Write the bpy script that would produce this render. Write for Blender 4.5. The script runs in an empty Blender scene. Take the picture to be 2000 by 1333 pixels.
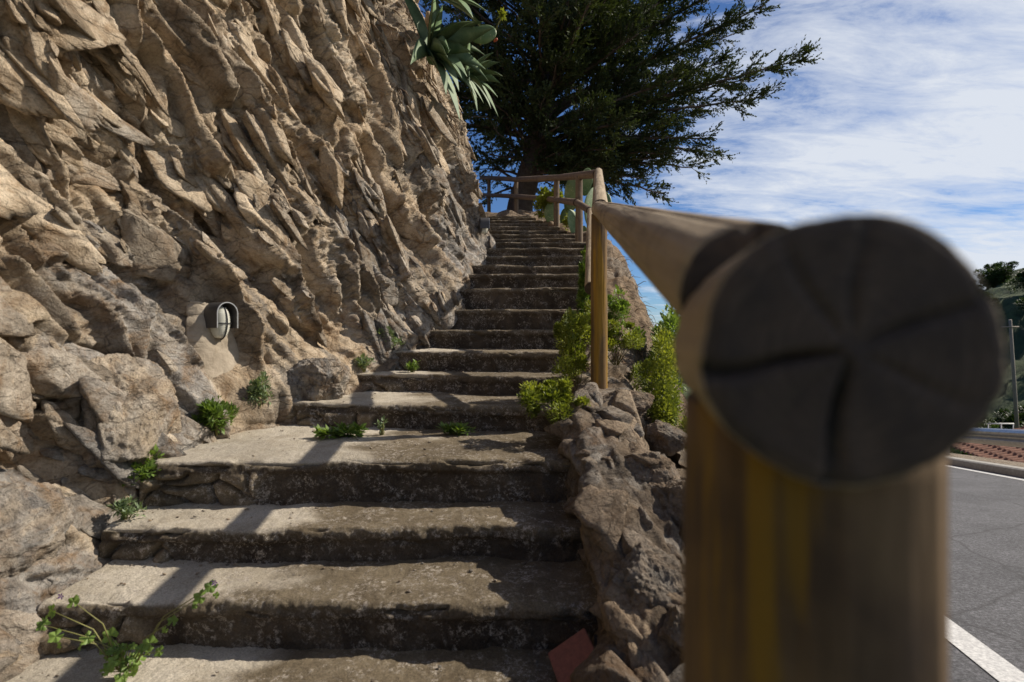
import bpy, bmesh, math, random
import numpy as np
from mathutils import Vector, Matrix, Euler
random.seed(7); rng = np.random.default_rng(7)
SC = bpy.context.scene; COL = SC.collection
R = math.radians
# ------------------------------------------------------------------ camera (eye at the origin, looking along +Y)
cd = bpy.data.cameras.new('camera'); cam = bpy.data.objects.new('camera', cd); COL.objects.link(cam)
cam.location = (0, 0, 0); cam.rotation_euler = (R(90), 0, 0)
cd.lens = 18; cd.sensor_width = 36; cd.shift_y = -0.00575
cd.clip_start = 0.02; cd.clip_end = 2000
cd.dof.use_dof = True; cd.dof.focus_distance = 4.6; cd.dof.aperture_fstop = 3.0
SC.camera = cam
# ------------------------------------------------------------------ sun, sky, exposure
SUN = Vector((1.0, 0.26, 0.895)).normalized()
sl = bpy.data.lights.new('sun', 'SUN'); sl.energy = 5.0; sl.angle = R(0.53); sl.color = (1.0, 0.915, 0.79)
so = bpy.data.objects.new('sun', sl); COL.objects.link(so)
so.rotation_euler = (-SUN).to_track_quat('-Z', 'Y').to_euler(); so.location = (20, 5, 20)
W = bpy.data.worlds.new('World'); SC.world = W; W.use_nodes = True
def build_world():
    nt = W.node_tree; nt.nodes.clear(); N = nt.nodes; L = nt.links
    out = N.new('ShaderNodeOutputWorld'); bg = N.new('ShaderNodeBackground'); bg.inputs[1].default_value = 0.064
    sky = N.new('ShaderNodeTexSky'); sky.sky_type = 'NISHITA'; sky.sun_disc = False
    sky.sun_elevation = math.asin(SUN.z); sky.sun_rotation = math.atan2(SUN.x, SUN.y)
    sky.altitude = 600; sky.air_density = 1.0; sky.dust_density = 0.3; sky.ozone_density = 3.0
    tc = N.new('ShaderNodeTexCoord'); sep = N.new('ShaderNodeSeparateXYZ'); L.new(tc.outputs['Generated'], sep.inputs[0])
    mx = N.new('ShaderNodeMath'); mx.operation = 'MAXIMUM'; mx.inputs[1].default_value = 0.0; L.new(sep.outputs[2], mx.inputs[0])
    ad = N.new('ShaderNodeMath'); ad.inputs[1].default_value = 0.16; L.new(mx.outputs[0], ad.inputs[0])
    dv = []
    for k in (0, 1):
        d = N.new('ShaderNodeMath'); d.operation = 'DIVIDE'; L.new(sep.outputs[k], d.inputs[0]); L.new(ad.outputs[0], d.inputs[1]); dv.append(d)
    cb = N.new('ShaderNodeCombineXYZ'); L.new(dv[0].outputs[0], cb.inputs[0]); L.new(dv[1].outputs[0], cb.inputs[1])
    def noise(scale, rot, sx, sy, off, det, dist=0.0, rough=.6):
        mp = N.new('ShaderNodeMapping'); mp.inputs['Rotation'].default_value = (0, 0, rot); mp.inputs['Scale'].default_value = (sx, sy, 1)
        mp.inputs['Location'].default_value = off; L.new(cb.outputs[0], mp.inputs[0])
        n = N.new('ShaderNodeTexNoise'); n.inputs['Scale'].default_value = scale; n.inputs['Detail'].default_value = det
        n.inputs['Roughness'].default_value = rough; n.inputs['Distortion'].default_value = dist; L.new(mp.outputs[0], n.inputs[0]); return n
    a = noise(1.0, R(20), 0.75, 1.35, (1.7, 0.4, 0), 9, .4)
    b = noise(3.4, R(14), 0.8, 2.0, (4, 1, 0), 12, .5, .70)
    # more cloud to the right (+X) of the view
    mr = N.new('ShaderNodeMapRange'); mr.inputs[1].default_value = 0.15; mr.inputs[2].default_value = 0.85
    mr.inputs[3].default_value = -0.12; mr.inputs[4].default_value = 0.2; L.new(sep.outputs[0], mr.inputs[0])
    m1 = N.new('ShaderNodeMath'); m1.operation = 'MULTIPLY_ADD'; m1.inputs[1].default_value = 0.62; L.new(a.outputs[0], m1.inputs[0])
    m2 = N.new('ShaderNodeMath'); m2.operation = 'MULTIPLY_ADD'; m2.inputs[1].default_value = 0.42
    L.new(b.outputs[0], m2.inputs[0]); L.new(mr.outputs[0], m2.inputs[2]); L.new(m2.outputs[0], m1.inputs[2])
    rp = N.new('ShaderNodeValToRGB'); L.new(m1.outputs[0], rp.inputs[0])
    rp.color_ramp.elements[0].position = 0.46; rp.color_ramp.elements[0].color = (0, 0, 0, 1)
    rp.color_ramp.elements[1].position = 0.655; rp.color_ramp.elements[1].color = (.95, .95, .95, 1)
    e = rp.color_ramp.elements.new(0.54); e.color = (.5, .5, .5, 1)
    tint = N.new('ShaderNodeMix'); tint.data_type = 'RGBA'; tint.blend_type = 'MULTIPLY'; tint.inputs[0].default_value = 1
    L.new(sky.outputs[0], tint.inputs[6]); tint.inputs[7].default_value = (0.74, 0.98, 1.30, 1)
    mix = N.new('ShaderNodeMix'); mix.data_type = 'RGBA'; L.new(rp.outputs[0], mix.inputs[0]); L.new(tint.outputs[2], mix.inputs[6])
    mix.inputs[7].default_value = (10.2, 10.8, 11.8, 1)
    L.new(mix.outputs[2], bg.inputs[0]); L.new(bg.outputs[0], out.inputs[0])
build_world()
VS = SC.view_settings; VS.view_transform = 'Standard'; VS.look = 'None'; VS.exposure = 0.2; VS.gamma = 1.0; VS.use_curve_mapping = False

# ------------------------------------------------------------------ numpy noise
PERM = rng.permutation(256); PERM = np.concatenate([PERM, PERM])
GR = rng.normal(size=(256, 3)); GR /= np.linalg.norm(GR, axis=1)[:, None]
def perlin(x, y, z):
    xi = np.floor(x).astype(np.int64); yi = np.floor(y).astype(np.int64); zi = np.floor(z).astype(np.int64)
    fx = x - xi; fy = y - yi; fz = z - zi
    u = fx*fx*fx*(fx*(fx*6-15)+10); v = fy*fy*fy*(fy*(fy*6-15)+10); w = fz*fz*fz*(fz*(fz*6-15)+10)
    res = 0
    for i in (0, 1):
        a = PERM[(xi+i) & 255]; wx = u if i else 1-u
        for j in (0, 1):
            b = PERM[a + ((yi+j) & 255)]; wy = v if j else 1-v
            for k in (0, 1):
                g = GR[PERM[b + ((zi+k) & 255)]]; wz = w if k else 1-w
                res = res + wx*wy*wz*(g[..., 0]*(fx-i)+g[..., 1]*(fy-j)+g[..., 2]*(fz-k))
    return res
def fbm(x, y, z, o=4, rough=.5, ridged=False):
    s = 0; a = 1.0
    for k in range(o):
        n = perlin(x+17.3*k, y-9.1*k, z+5.7*k)
        s = s + a*((0.35-np.abs(n)) if ridged else n); a *= rough; x = x*2.03; y = y*2.03; z = z*2.03
    return s
def hsh(i, j, k):
    return PERM[(PERM[(i & 255)] + (j & 255)) & 255]*0 + ((PERM[(PERM[(PERM[(i+k*31) & 255]+j) & 255]+k) & 255])/255.0)
def voronoi(a, b, seed=0, jit=.95):
    """F1, edge distance, cell random values, offset from the cell's point"""
    ia = np.floor(a).astype(np.int64); ib = np.floor(b).astype(np.int64)
    f1 = np.full(a.shape, 9.0); f2 = np.full(a.shape, 9.0); ca = np.zeros(a.shape, np.int64); cb = np.zeros(a.shape, np.int64)
    da = np.zeros(a.shape); db = np.zeros(a.shape)
    for i in (-1, 0, 1):
        for j in (-1, 0, 1):
            px = ia+i; py = ib+j
            ox = px+.5+(hsh(px, py, seed+1)-.5)*jit; oy = py+.5+(hsh(px, py, seed+2)-.5)*jit
            dx = a-ox; dy = b-oy; d = np.sqrt(dx*dx+dy*dy)
            m = d < f1
            f2 = np.where(m, f1, np.minimum(f2, d)); f1 = np.where(m, d, f1)
            ca = np.where(m, px, ca); cb = np.where(m, py, cb); da = np.where(m, dx, da); db = np.where(m, dy, db)
    r = [hsh(ca, cb, seed+5+q) for q in range(4)]
    return f1, f2-f1, r, da, db
def sstep(x, a, b):
    t = np.clip((x-a)/(b-a), 0, 1); return t*t*(3-2*t)

# ------------------------------------------------------------------ object helpers
def tag(o, label=None, cat=None, group=None, kind=None):
    if label: o['label'] = label
    if cat: o['category'] = cat
    if group: o['group'] = group
    if kind: o['kind'] = kind
    return o
def empty(name, loc=(0, 0, 0), rot=(0, 0, 0)):
    o = bpy.data.objects.new(name, None); COL.objects.link(o); o.location = loc; o.rotation_euler = rot
    o.empty_display_size = .1; return o
def link(name, me, m=None, parent=None):
    o = bpy.data.objects.new(name, me); COL.objects.link(o)
    if m: me.materials.append(m)
    if parent: o.parent = parent
    return o
def meshobj(name, V, F, m=None, parent=None, smooth=False, attrs=None):
    V = np.asarray(V, dtype=np.float32).reshape(-1, 3)
    me = bpy.data.meshes.new(name)
    if isinstance(F, np.ndarray):
        n, k = F.shape; me.vertices.add(len(V)); me.vertices.foreach_set('co', V.ravel())
        me.loops.add(n*k); me.loops.foreach_set('vertex_index', F.astype(np.int32).ravel())
        me.polygons.add(n); me.polygons.foreach_set('loop_start', np.arange(0, n*k, k, dtype=np.int32))
        me.update(calc_edges=True)
    else:
        me.from_pydata([tuple(map(float, v)) for v in V], [], F); me.update()
    if smooth: me.polygons.foreach_set('use_smooth', np.ones(len(me.polygons), dtype=bool))
    if attrs:
        for an, arr in attrs.items():
            a = me.color_attributes.new(an, 'FLOAT_COLOR', 'POINT')
            c = np.ones((len(V), 4), np.float32); c[:, :arr.shape[1]] = arr; a.data.foreach_set('color', c.ravel())
    me.validate()
    return link(name, me, m, parent)
def grid_faces(nr, nc, flip=False, off=0):
    i = np.arange(nr-1)[:, None]*nc + np.arange(nc-1)[None, :]
    i = i.ravel()+off
    f = np.stack([i, i+1, i+nc+1, i+nc], 1)
    return f[:, ::-1] if flip else f
def box_bm(bm, c, s, rot=None, bev=0.0):
    r = bmesh.ops.create_cube(bm, size=1.0); vs = r['verts']
    bmesh.ops.scale(bm, vec=s, verts=vs)
    if bev: 
        es = list({e for v in vs for e in v.link_edges}); rr = bmesh.ops.bevel(bm, geom=es, offset=bev, segments=2, affect='EDGES'); vs = list({v for f in rr['faces'] for v in f.verts} | {v for v in vs if v.is_valid})
    if rot: bmesh.ops.rotate(bm, cent=(0, 0, 0), matrix=rot, verts=vs)
    bmesh.ops.translate(bm, vec=c, verts=vs); return vs
def bm_obj(name, bm, m, parent=None, smooth=False):
    me = bpy.data.meshes.new(name); bm.to_mesh(me); bm.free()
    if smooth: me.polygons.foreach_set('use_smooth', np.ones(len(me.polygons), dtype=bool))
    return link(name, me, m, parent)
def tube_arrays(pts, rads, n=8):
    pts = [Vector(p) for p in pts]; V = []; F = []
    up = Vector((0.13, 0.31, 0.94)).normalized()
    for i, p in enumerate(pts):
        t = (pts[min(i+1, len(pts)-1)]-pts[max(i-1, 0)]).normalized()
        a = t.cross(up); a = a.normalized() if a.length > 1e-4 else t.orthogonal().normalized(); b = t.cross(a).normalized()
        for k in range(n):
            th = 2*math.pi*k/n; V.append(p+(a*math.cos(th)+b*math.sin(th))*rads[i])
    for i in range(len(pts)-1):
        for k in range(n):
            q = i*n; F.append((q+k, q+(k+1) % n, q+n+(k+1) % n, q+n+k))
    F.append(tuple(range(n))[::-1]); F.append(tuple((len(pts)-1)*n+k for k in range(n)))
    return V, F
class MB:
    def __init__(s): s.V = []; s.F = []
    def add(s, V, F):
        o = len(s.V); s.V += [tuple(v) for v in V]; s.F += [tuple(i+o for i in f) for f in F]
    def tube(s, pts, rads, n=8):
        if not hasattr(rads, '__len__'): rads = [rads]*len(pts)
        s.add(*tube_arrays(pts, rads, n))
    def build(s, name, m, parent=None, smooth=True): return meshobj(name, s.V, s.F, m, parent, smooth)

# ------------------------------------------------------------------ materials
def mat(name):
    m = bpy.data.materials.new(name); m.use_nodes = True; nt = m.node_tree
    return m, nt, nt.nodes, nt.links, nt.nodes['Principled BSDF']
def nnoise(N, L, vec, scale, det=6, rough=.6, dist=0):
    n = N.new('ShaderNodeTexNoise'); n.inputs['Scale'].default_value = scale; n.inputs['Detail'].default_value = det
    n.inputs['Roughness'].default_value = rough; n.inputs['Distortion'].default_value = dist
    if vec is not None: L.new(vec, n.inputs['Vector'])
    return n.outputs['Fac']
def ramp(N, L, fac, stops, interp='LINEAR'):
    r = N.new('ShaderNodeValToRGB'); L.new(fac, r.inputs[0]); r.color_ramp.interpolation = interp
    el = r.color_ramp.elements
    while len(el) > 1: el.remove(el[-1])
    el[0].position = stops[0][0]; el[0].color = (*stops[0][1], 1)
    for p, c in stops[1:]:
        e = el.new(p); e.color = (*c, 1)
    return r.outputs[0]
def mixc(N, L, fac, a, b, blend='MIX'):
    m = N.new('ShaderNodeMix'); m.data_type = 'RGBA'; m.blend_type = blend
    for v, s in ((fac, 0), (a, 6), (b, 7)):
        if isinstance(v, (int, float)): m.inputs[s].default_value = v
        elif isinstance(v, tuple): m.inputs[s].default_value = (*v, 1)
        else: L.new(v, m.inputs[s])
    return m.outputs[2]
def bump(N, L, h, dist, strength=1.0, prev=None):
    b = N.new('ShaderNodeBump'); b.inputs['Distance'].default_value = dist; b.inputs['Strength'].default_value = strength
    L.new(h, b.inputs['Height'])
    if prev is not None: L.new(prev, b.inputs['Normal'])
    return b.outputs[0]
def g3(v): return (v, v, v)
def m_rock(name, tanA, tanB, greyA, greyB, lich=(.5, .47, .42)):
    m, nt, N, L, P = mat(name); tc = N.new('ShaderNodeTexCoord').outputs['Object']
    at = N.new('ShaderNodeVertexColor'); at.layer_name = 'rock'
    sp = N.new('ShaderNodeSeparateColor'); L.new(at.outputs[0], sp.inputs[0])    # R tone per block, G grey amount, B rough/soil amount
    n1 = nnoise(N, L, tc, 2.2, 8, .62, .4); n2 = nnoise(N, L, tc, 13, 8, .7); n3 = nnoise(N, L, tc, 70, 5, .7); n4 = nnoise(N, L, tc, 5.5, 9, .7, .8)
    tan = mixc(N, L, ramp(N, L, n1, [(.34, g3(0)), (.66, g3(1))]), tanA, tanB)
    gry = mixc(N, L, ramp(N, L, n2, [(.35, g3(0)), (.65, g3(1))]), greyA, greyB)
    c = mixc(N, L, sp.outputs[1], tan, gry)
    c = mixc(N, L, ramp(N, L, n4, [(.48, g3(0)), (.66, g3(.85))]), c, (tanA[0]*.62, tanA[1]*.52, tanA[2]*.42))
    c = mixc(N, L, ramp(N, L, n4, [(.25, g3(.6)), (.42, g3(0))]), c, (tanB[0]*1.1, tanB[1]*.93, tanB[2]*.7))
    tone = ramp(N, L, sp.outputs[0], [(0, g3(.52)), (.5, g3(.95)), (1, g3(1.22))])
    c = mixc(N, L, 1.0, c, tone, 'MULTIPLY')
    sp1 = ramp(N, L, n3, [(.3, g3(.68)), (.5, g3(1)), (.75, g3(1.22))]); c = mixc(N, L, .8, c, sp1, 'MULTIPLY')
    sp2 = ramp(N, L, n2, [(.3, g3(.72)), (.52, g3(1)), (.7, g3(1.15))]); c = mixc(N, L, .8, c, sp2, 'MULTIPLY')
    v = N.new('ShaderNodeTexVoronoi'); v.inputs['Scale'].default_value = 26; L.new(tc, v.inputs['Vector'])
    # hairline joints, two sets, following the dip of the rock
    hts = []
    for sc_, rot_, st_, wd_ in ((3.2, R(58), .34, .020), (8.5, R(50), .45, .030), (17, R(70), .6, .035)):
        mp = N.new('ShaderNodeMapping'); mp.inputs['Rotation'].default_value = (rot_, 0, 0); mp.inputs['Scale'].default_value = (.6, st_, 1); 
        wv = N.new('ShaderNodeMix'); wv.data_type = 'VECTOR'; wv.inputs[0].default_value = .06; L.new(tc, wv.inputs[4])
        nc = N.new('ShaderNodeTexNoise'); nc.inputs['Scale'].default_value = sc_*.8; nc.inputs['Detail'].default_value = 5; L.new(tc, nc.inputs[0]); L.new(nc.outputs['Color'], wv.inputs[5]); L.new(wv.outputs[1], mp.inputs[0])
        ve = N.new('ShaderNodeTexVoronoi'); ve.feature = 'DISTANCE_TO_EDGE'; ve.inputs['Scale'].default_value = sc_; L.new(mp.outputs[0], ve.inputs[0])
        hts.append(ramp(N, L, ve.outputs['Distance'], [(0, g3(0)), (wd_, g3(.75)), (wd_*2.2, g3(1))]))
        ms_ = nnoise(N, L, tc, sc_*.35, 3, .5); mk = ramp(N, L, ms_, [(.46, g3(0)), (.56, g3(.6))])
        c = mixc(N, L, mk, c, mixc(N, L, 1.0, c, ramp(N, L, hts[-1], [(0, g3(.42)), (1, g3(1))]), 'MULTIPLY'))
    lm = N.new('ShaderNodeMath'); lm.operation = 'MULTIPLY'
    L.new(ramp(N, L, v.outputs['Distance'], [(.12, g3(1)), (.3, g3(0))]), lm.inputs[0]); L.new(ramp(N, L, n1, [(.5, g3(0)), (.62, g3(.55))]), lm.inputs[1])
    l2 = N.new('ShaderNodeMath'); l2.operation = 'MULTIPLY'; L.new(lm.outputs[0], l2.inputs[0]); L.new(sp.outputs[1], l2.inputs[1])
    c = mixc(N, L, l2.outputs[0], c, lich)
    L.new(c, P.inputs['Base Color']); P.inputs['Roughness'].default_value = .93; P.inputs['Specular IOR Level'].default_value = .25
    b = bump(N, L, n2, .05, .8); b = bump(N, L, hts[0], .02, .7, b); b = bump(N, L, hts[1], .012, .7, b); b = bump(N, L, hts[2], .006, .6, b); b = bump(N, L, n3, .014, 1.0, b)
    L.new(nnoise(N, L, tc, 240, 3, .7), bb := N.new('ShaderNodeBump').inputs['Height']) if False else None
    L.new(b, P.inputs['Normal']); return m
M_CLIFF = m_rock('cliff_rock', (.44, .33, .215), (.68, .565, .42), (.19, .17, .15), (.42, .39, .35))
M_WALL = m_rock('wall_rock', (.23, .165, .11), (.36, .28, .195), (.14, .12, .10), (.32, .285, .24))
M_BANK = m_rock('bank_earth', (.23, .16, .10), (.33, .24, .155), (.20, .16, .12), (.30, .25, .19))
def m_concrete():
    m, nt, N, L, P = mat('stair_concrete'); tc = N.new('ShaderNodeTexCoord').outputs['Object']
    at = N.new('ShaderNodeVertexColor'); at.layer_name = 'rock'; sp = N.new('ShaderNodeSeparateColor'); L.new(at.outputs[0], sp.inputs[0])
    # R pale cement amount, G amount of painted riser shade, B masonry tone
    n1 = nnoise(N, L, tc, 3.5, 8, .65, .5); n2 = nnoise(N, L, tc, 26, 8, .75); n3 = nnoise(N, L, tc, 150, 4, .75)
    br = mixc(N, L, ramp(N, L, n1, [(.35, g3(0)), (.65, g3(1))]), (.105, .080, .050), (.185, .148, .098))
    br = mixc(N, L, ramp(N, L, n2, [(.55, g3(0)), (.75, g3(.75))]), br, (.34, .29, .22))
    pal = mixc(N, L, ramp(N, L, n1, [(.4, g3(0)), (.6, g3(1))]), (.37, .32, .245), (.50, .445, .36))
    c = mixc(N, L, sp.outputs[0], br, pal)
    ris = mixc(N, L, ramp(N, L, n1, [(.38, g3(0)), (.62, g3(1))]), (.045, .034, .025), (.11, .085, .060))  # shade of the unlit risers put into the colour, darker than the treads
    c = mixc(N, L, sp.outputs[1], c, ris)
    # pale lichen flecks and smears on the old risers
    n5 = nnoise(N, L, tc, 9, 3, .6, 1.0)
    lm = N.new('ShaderNodeMath'); lm.operation = 'MULTIPLY'; L.new(ramp(N, L, nnoise(N, L, tc, 55, 6, .8, .4), [(.50, g3(0)), (.58, g3(1))]), lm.inputs[0])
    L.new(ramp(N, L, n5, [(.45, g3(.02)), (.60, g3(.85))]), lm.inputs[1])
    c = mixc(N, L, lm.outputs[0], c, (.42, .37, .31))
    c = mixc(N, L, .85, c, ramp(N, L, n3, [(.3, g3(.5)), (.5, g3(1)), (.7, g3(1.4))]), 'MULTIPLY')
    tone = ramp(N, L, sp.outputs[2], [(0, g3(.55)), (.5, g3(1)), (1, g3(1.5))]); c = mixc(N, L, 1.0, c, tone, 'MULTIPLY')
    L.new(c, P.inputs['Base Color']); P.inputs['Roughness'].default_value = .95; P.inputs['Specular IOR Level'].default_value = .2
    b = bump(N, L, n2, .012, .8); b = bump(N, L, n3, .005, .9, b); L.new(b, P.inputs['Normal']); return m
M_CONC = m_concrete()
def m_wood(name, A, B, C, ochre=None, scale=1.0):
    m, nt, N, L, P = mat(name); tc = N.new('ShaderNodeTexCoord').outputs['Object']
    mp = N.new('ShaderNodeMapping'); mp.inputs['Scale'].default_value = (1, 1, .05); L.new(tc, mp.inputs[0]); v = mp.outputs[0]
    n1 = nnoise(N, L, v, 60*scale, 6, .7, .3); n2 = nnoise(N, L, v, 16*scale, 5, .6, .5); n3 = nnoise(N, L, tc, 7, 6, .6, .6)
    c = mixc(N, L, ramp(N, L, n2, [(.35, g3(0)), (.65, g3(1))]), A, B)
    c = mixc(N, L, ramp(N, L, n3, [(.48, g3(0)), (.68, g3(.85))]), c, C)
    if ochre: c = mixc(N, L, ramp(N, L, n2, [(.5, g3(0)), (.6, g3(.8))]), c, ochre)
    c = mixc(N, L, .8, c, ramp(N, L, n1, [(.3, g3(.5)), (.5, g3(1)), (.7, g3(1.25))]), 'MULTIPLY')
    L.new(c, P.inputs['Base Color']); P.inputs['Roughness'].default_value = .8; P.inputs['Specular IOR Level'].default_value = .3
    L.new(bump(N, L, n1, .003, .7, bump(N, L, n2, .006, .5)), P.inputs['Normal']); return m
M_WPOST = m_wood('ochre_post_wood', (.15, .085, .03), (.25, .155, .06), (.11, .075, .05), (.33, .18, .015))
def m_nearpost():
    m = m_wood('near_post_wood', (.12, .074, .036), (.19, .125, .066), (.075, .048, .030)); nt = m.node_tree; N = nt.nodes; L = nt.links; P = N['Principled BSDF']
    src = P.inputs['Base Color'].links[0].from_socket; tc = N.new('ShaderNodeTexCoord').outputs['Object']; sp = N.new('ShaderNodeSeparateXYZ'); L.new(tc, sp.inputs[0])
    dt = N.new('ShaderNodeVectorMath'); dt.operation = 'DOT_PRODUCT'; dt.inputs[1].default_value = Vector((0, 0, 1)).to_track_quat('Z', 'Y').inverted() @ Vector((-.86/.061, -.51/.061, 0)); L.new(tc, dt.inputs[0])
    mp = N.new('ShaderNodeMapping'); mp.inputs['Scale'].default_value = (1, 1, .16); L.new(tc, mp.inputs[0]); n = nnoise(N, L, mp.outputs[0], 22, 5, .6, .6)
    a = N.new('ShaderNodeMath'); a.operation = 'MULTIPLY_ADD'; a.inputs[1].default_value = 2.4; L.new(n, a.inputs[0]); L.new(dt.outputs['Value'], a.inputs[2])
    k = ramp(N, L, a.outputs[0], [(.0, g3(0)), (1.0, g3(0))]); 
    mr = N.new('ShaderNodeMapRange'); mr.inputs[1].default_value = 2.24; mr.inputs[2].default_value = 2.40; mr.inputs[4].default_value = .75; L.new(a.outputs[0], mr.inputs[0])
    L.new(mixc(N, L, mr.outputs[0], src, (.27, .155, .015)), P.inputs['Base Color']); return m
M_NEAR = m_nearpost()
M_WPALE = m_wood('weathered_rail_wood', (.27, .20, .125), (.40, .32, .22), (.20, .15, .10))
M_WRED = m_wood('brown_rail_wood', (.13, .09, .06), (.22, .16, .11), (.10, .07, .05))
def m_endgrain():
    m, nt, N, L, P = mat('end_grain'); tc = N.new('ShaderNodeTexCoord').outputs['Object']
    w = N.new('ShaderNodeTexWave'); w.wave_type = 'RINGS'; w.rings_direction = 'Z'; w.inputs['Scale'].default_value = 60; w.inputs['Distortion'].default_value = 9; w.inputs['Detail'].default_value = 3
    L.new(tc, w.inputs[0]); n = nnoise(N, L, tc, 30, 6, .7)
    c = mixc(N, L, w.outputs['Fac'], (.072, .050, .036), (.115, .082, .060)); c = mixc(N, L, ramp(N, L, n, [(.35, g3(0)), (.62, g3(.85))]), c, (.042, .032, .027))
    L.new(c, P.inputs['Base Color']); P.inputs['Roughness'].default_value = .9; L.new(bump(N, L, n, .004, .6), P.inputs['Normal']); return m
M_END = m_endgrain()
def m_leaf(name, A, B, trans=.35, rough=.5):
    m, nt, N, L, P = mat(name)
    at = N.new('ShaderNodeVertexColor'); at.layer_name = 'tint'; sp = N.new('ShaderNodeSeparateColor'); L.new(at.outputs[0], sp.inputs[0])
    c = mixc(N, L, sp.outputs[0], A, B); L.new(c, P.inputs['Base Color']); P.inputs['Roughness'].default_value = rough
    P.inputs['Specular IOR Level'].default_value = .35
    t = N.new('ShaderNodeBsdfTranslucent'); L.new(mixc(N, L, 1.0, c, (1.25, 1.25, .5), 'MULTIPLY'), t.inputs[0])
    ms = N.new('ShaderNodeMixShader'); ms.inputs[0].default_value = trans; L.new(P.outputs[0], ms.inputs[1]); L.new(t.outputs[0], ms.inputs[2])
    L.new(ms.outputs[0], nt.nodes['Material Output'].inputs[0]); return m
M_LUSH = m_leaf('lush_leaf', (.06, .10, .015), (.36, .39, .07), .35)
M_WEED = m_leaf('weed_leaf', (.06, .11, .022), (.22, .32, .07), .35)
M_GREY = m_leaf('grey_weed_leaf', (.12, .17, .08), (.24, .31, .17), .3)
M_CYP = m_leaf('cypress_leaf', (.020, .034, .013), (.075, .10, .033), .18, .75)
M_FAR = m_leaf('far_tree_leaf', (.022, .045, .014), (.07, .11, .028), .2)
M_DRY = m_leaf('dry_stalk', (.20, .14, .085), (.42, .33, .22), .1)
def m_succ(name, A, B, spots=False, rough=.62):
    m, nt, N, L, P = mat(name); tc = N.new('ShaderNodeTexCoord').outputs['Object']
    n = nnoise(N, L, tc, 9, 6, .6); c = mixc(N, L, ramp(N, L, n, [(.35, g3(0)), (.65, g3(1))]), A, B)
    if spots:
        v = N.new('ShaderNodeTexVoronoi'); v.inputs['Scale'].default_value = 22; L.new(tc, v.inputs[0])
        c = mixc(N, L, ramp(N, L, v.outputs['Distance'], [(.1, g3(1)), (.2, g3(0))]), c, (.45, .42, .25))
    L.new(c, P.inputs['Base Color']); P.inputs['Roughness'].default_value = rough; P.inputs['Subsurface Weight'].default_value = 0
    L.new(bump(N, L, n, .01, .3), P.inputs['Normal']); return m
M_AGAVE = m_succ('agave_leaf', (.075, .13, .055), (.15, .21, .10))
M_PAD = m_succ('cactus_pad', (.10, .17, .06), (.19, .26, .11), True, .55)
def m_plain(name, c, rough=.6, metal=0, nz=.0, spec=.4, c2=None, sc=30):
    m, nt, N, L, P = mat(name); P.inputs['Base Color'].default_value = (*c, 1); P.inputs['Roughness'].default_value = rough
    P.inputs['Metallic'].default_value = metal; P.inputs['Specular IOR Level'].default_value = spec
    tc = N.new('ShaderNodeTexCoord').outputs['Object']; n = nnoise(N, L, tc, sc, 7, .65)
    c2 = c2 or tuple(x*.72 for x in c); L.new(mixc(N, L, ramp(N, L, n, [(.35, g3(0)), (.7, g3(1))]), c, c2), P.inputs['Base Color'])
    if nz: L.new(bump(N, L, n, nz, .6), P.inputs['Normal'])
    return m
M_BARK = m_plain('cypress_bark', (.07, .052, .042), .95, nz=.03, c2=(.13, .10, .08), sc=9)
M_HOOD = m_plain('lamp_housing', (.08, .076, .074), .45, .3, c2=(.07, .062, .058), sc=40)
M_RIM = m_plain('lamp_rim', (.42, .43, .44), .4, .4)
M_FRUIT = m_plain('red_fruit', (.45, .08, .025), .4)
M_STEM = m_plain('green_stem', (.20, .19, .06), .6)
M_FLOWER = m_plain('violet_flower', (.28, .10, .42), .6)
M_CEM = m_plain('cement_plaster', (.38, .32, .245), .9, nz=.03, c2=(.22, .18, .13), sc=9)
M_RED = m_plain('oxide_red_metal', (.22, .075, .055), .6, c2=(.13, .045, .035), sc=60, nz=.001)
M_DARK = m_plain('dark_metal', (.03, .03, .035), .5)
M_GALV = m_plain('galvanised_steel', (.48, .49, .50), .38, .75, sc=12)
M_WHITE = m_plain('white_paint', (.78, .77, .73), .6, c2=(.5, .49, .46), sc=25)
M_TILE = m_plain('clay_tile', (.30, .13, .075), .85, nz=.01, c2=(.17, .09, .06), sc=14)
M_PLAST = m_plain('house_wall', (.62, .58, .5), .9, sc=4)
M_POLE = m_plain('pole_timber', (.30, .26, .21), .85, sc=8)
def m_glass():
    m, nt, N, L, P = mat('ribbed_lamp_glass'); P.inputs['Base Color'].default_value = (.80, .79, .68, 1); P.inputs['Roughness'].default_value = .12
    P.inputs['Transmission Weight'].default_value = .3; P.inputs['IOR'].default_value = 1.45; return m
M_GLASS = m_glass()
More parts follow.
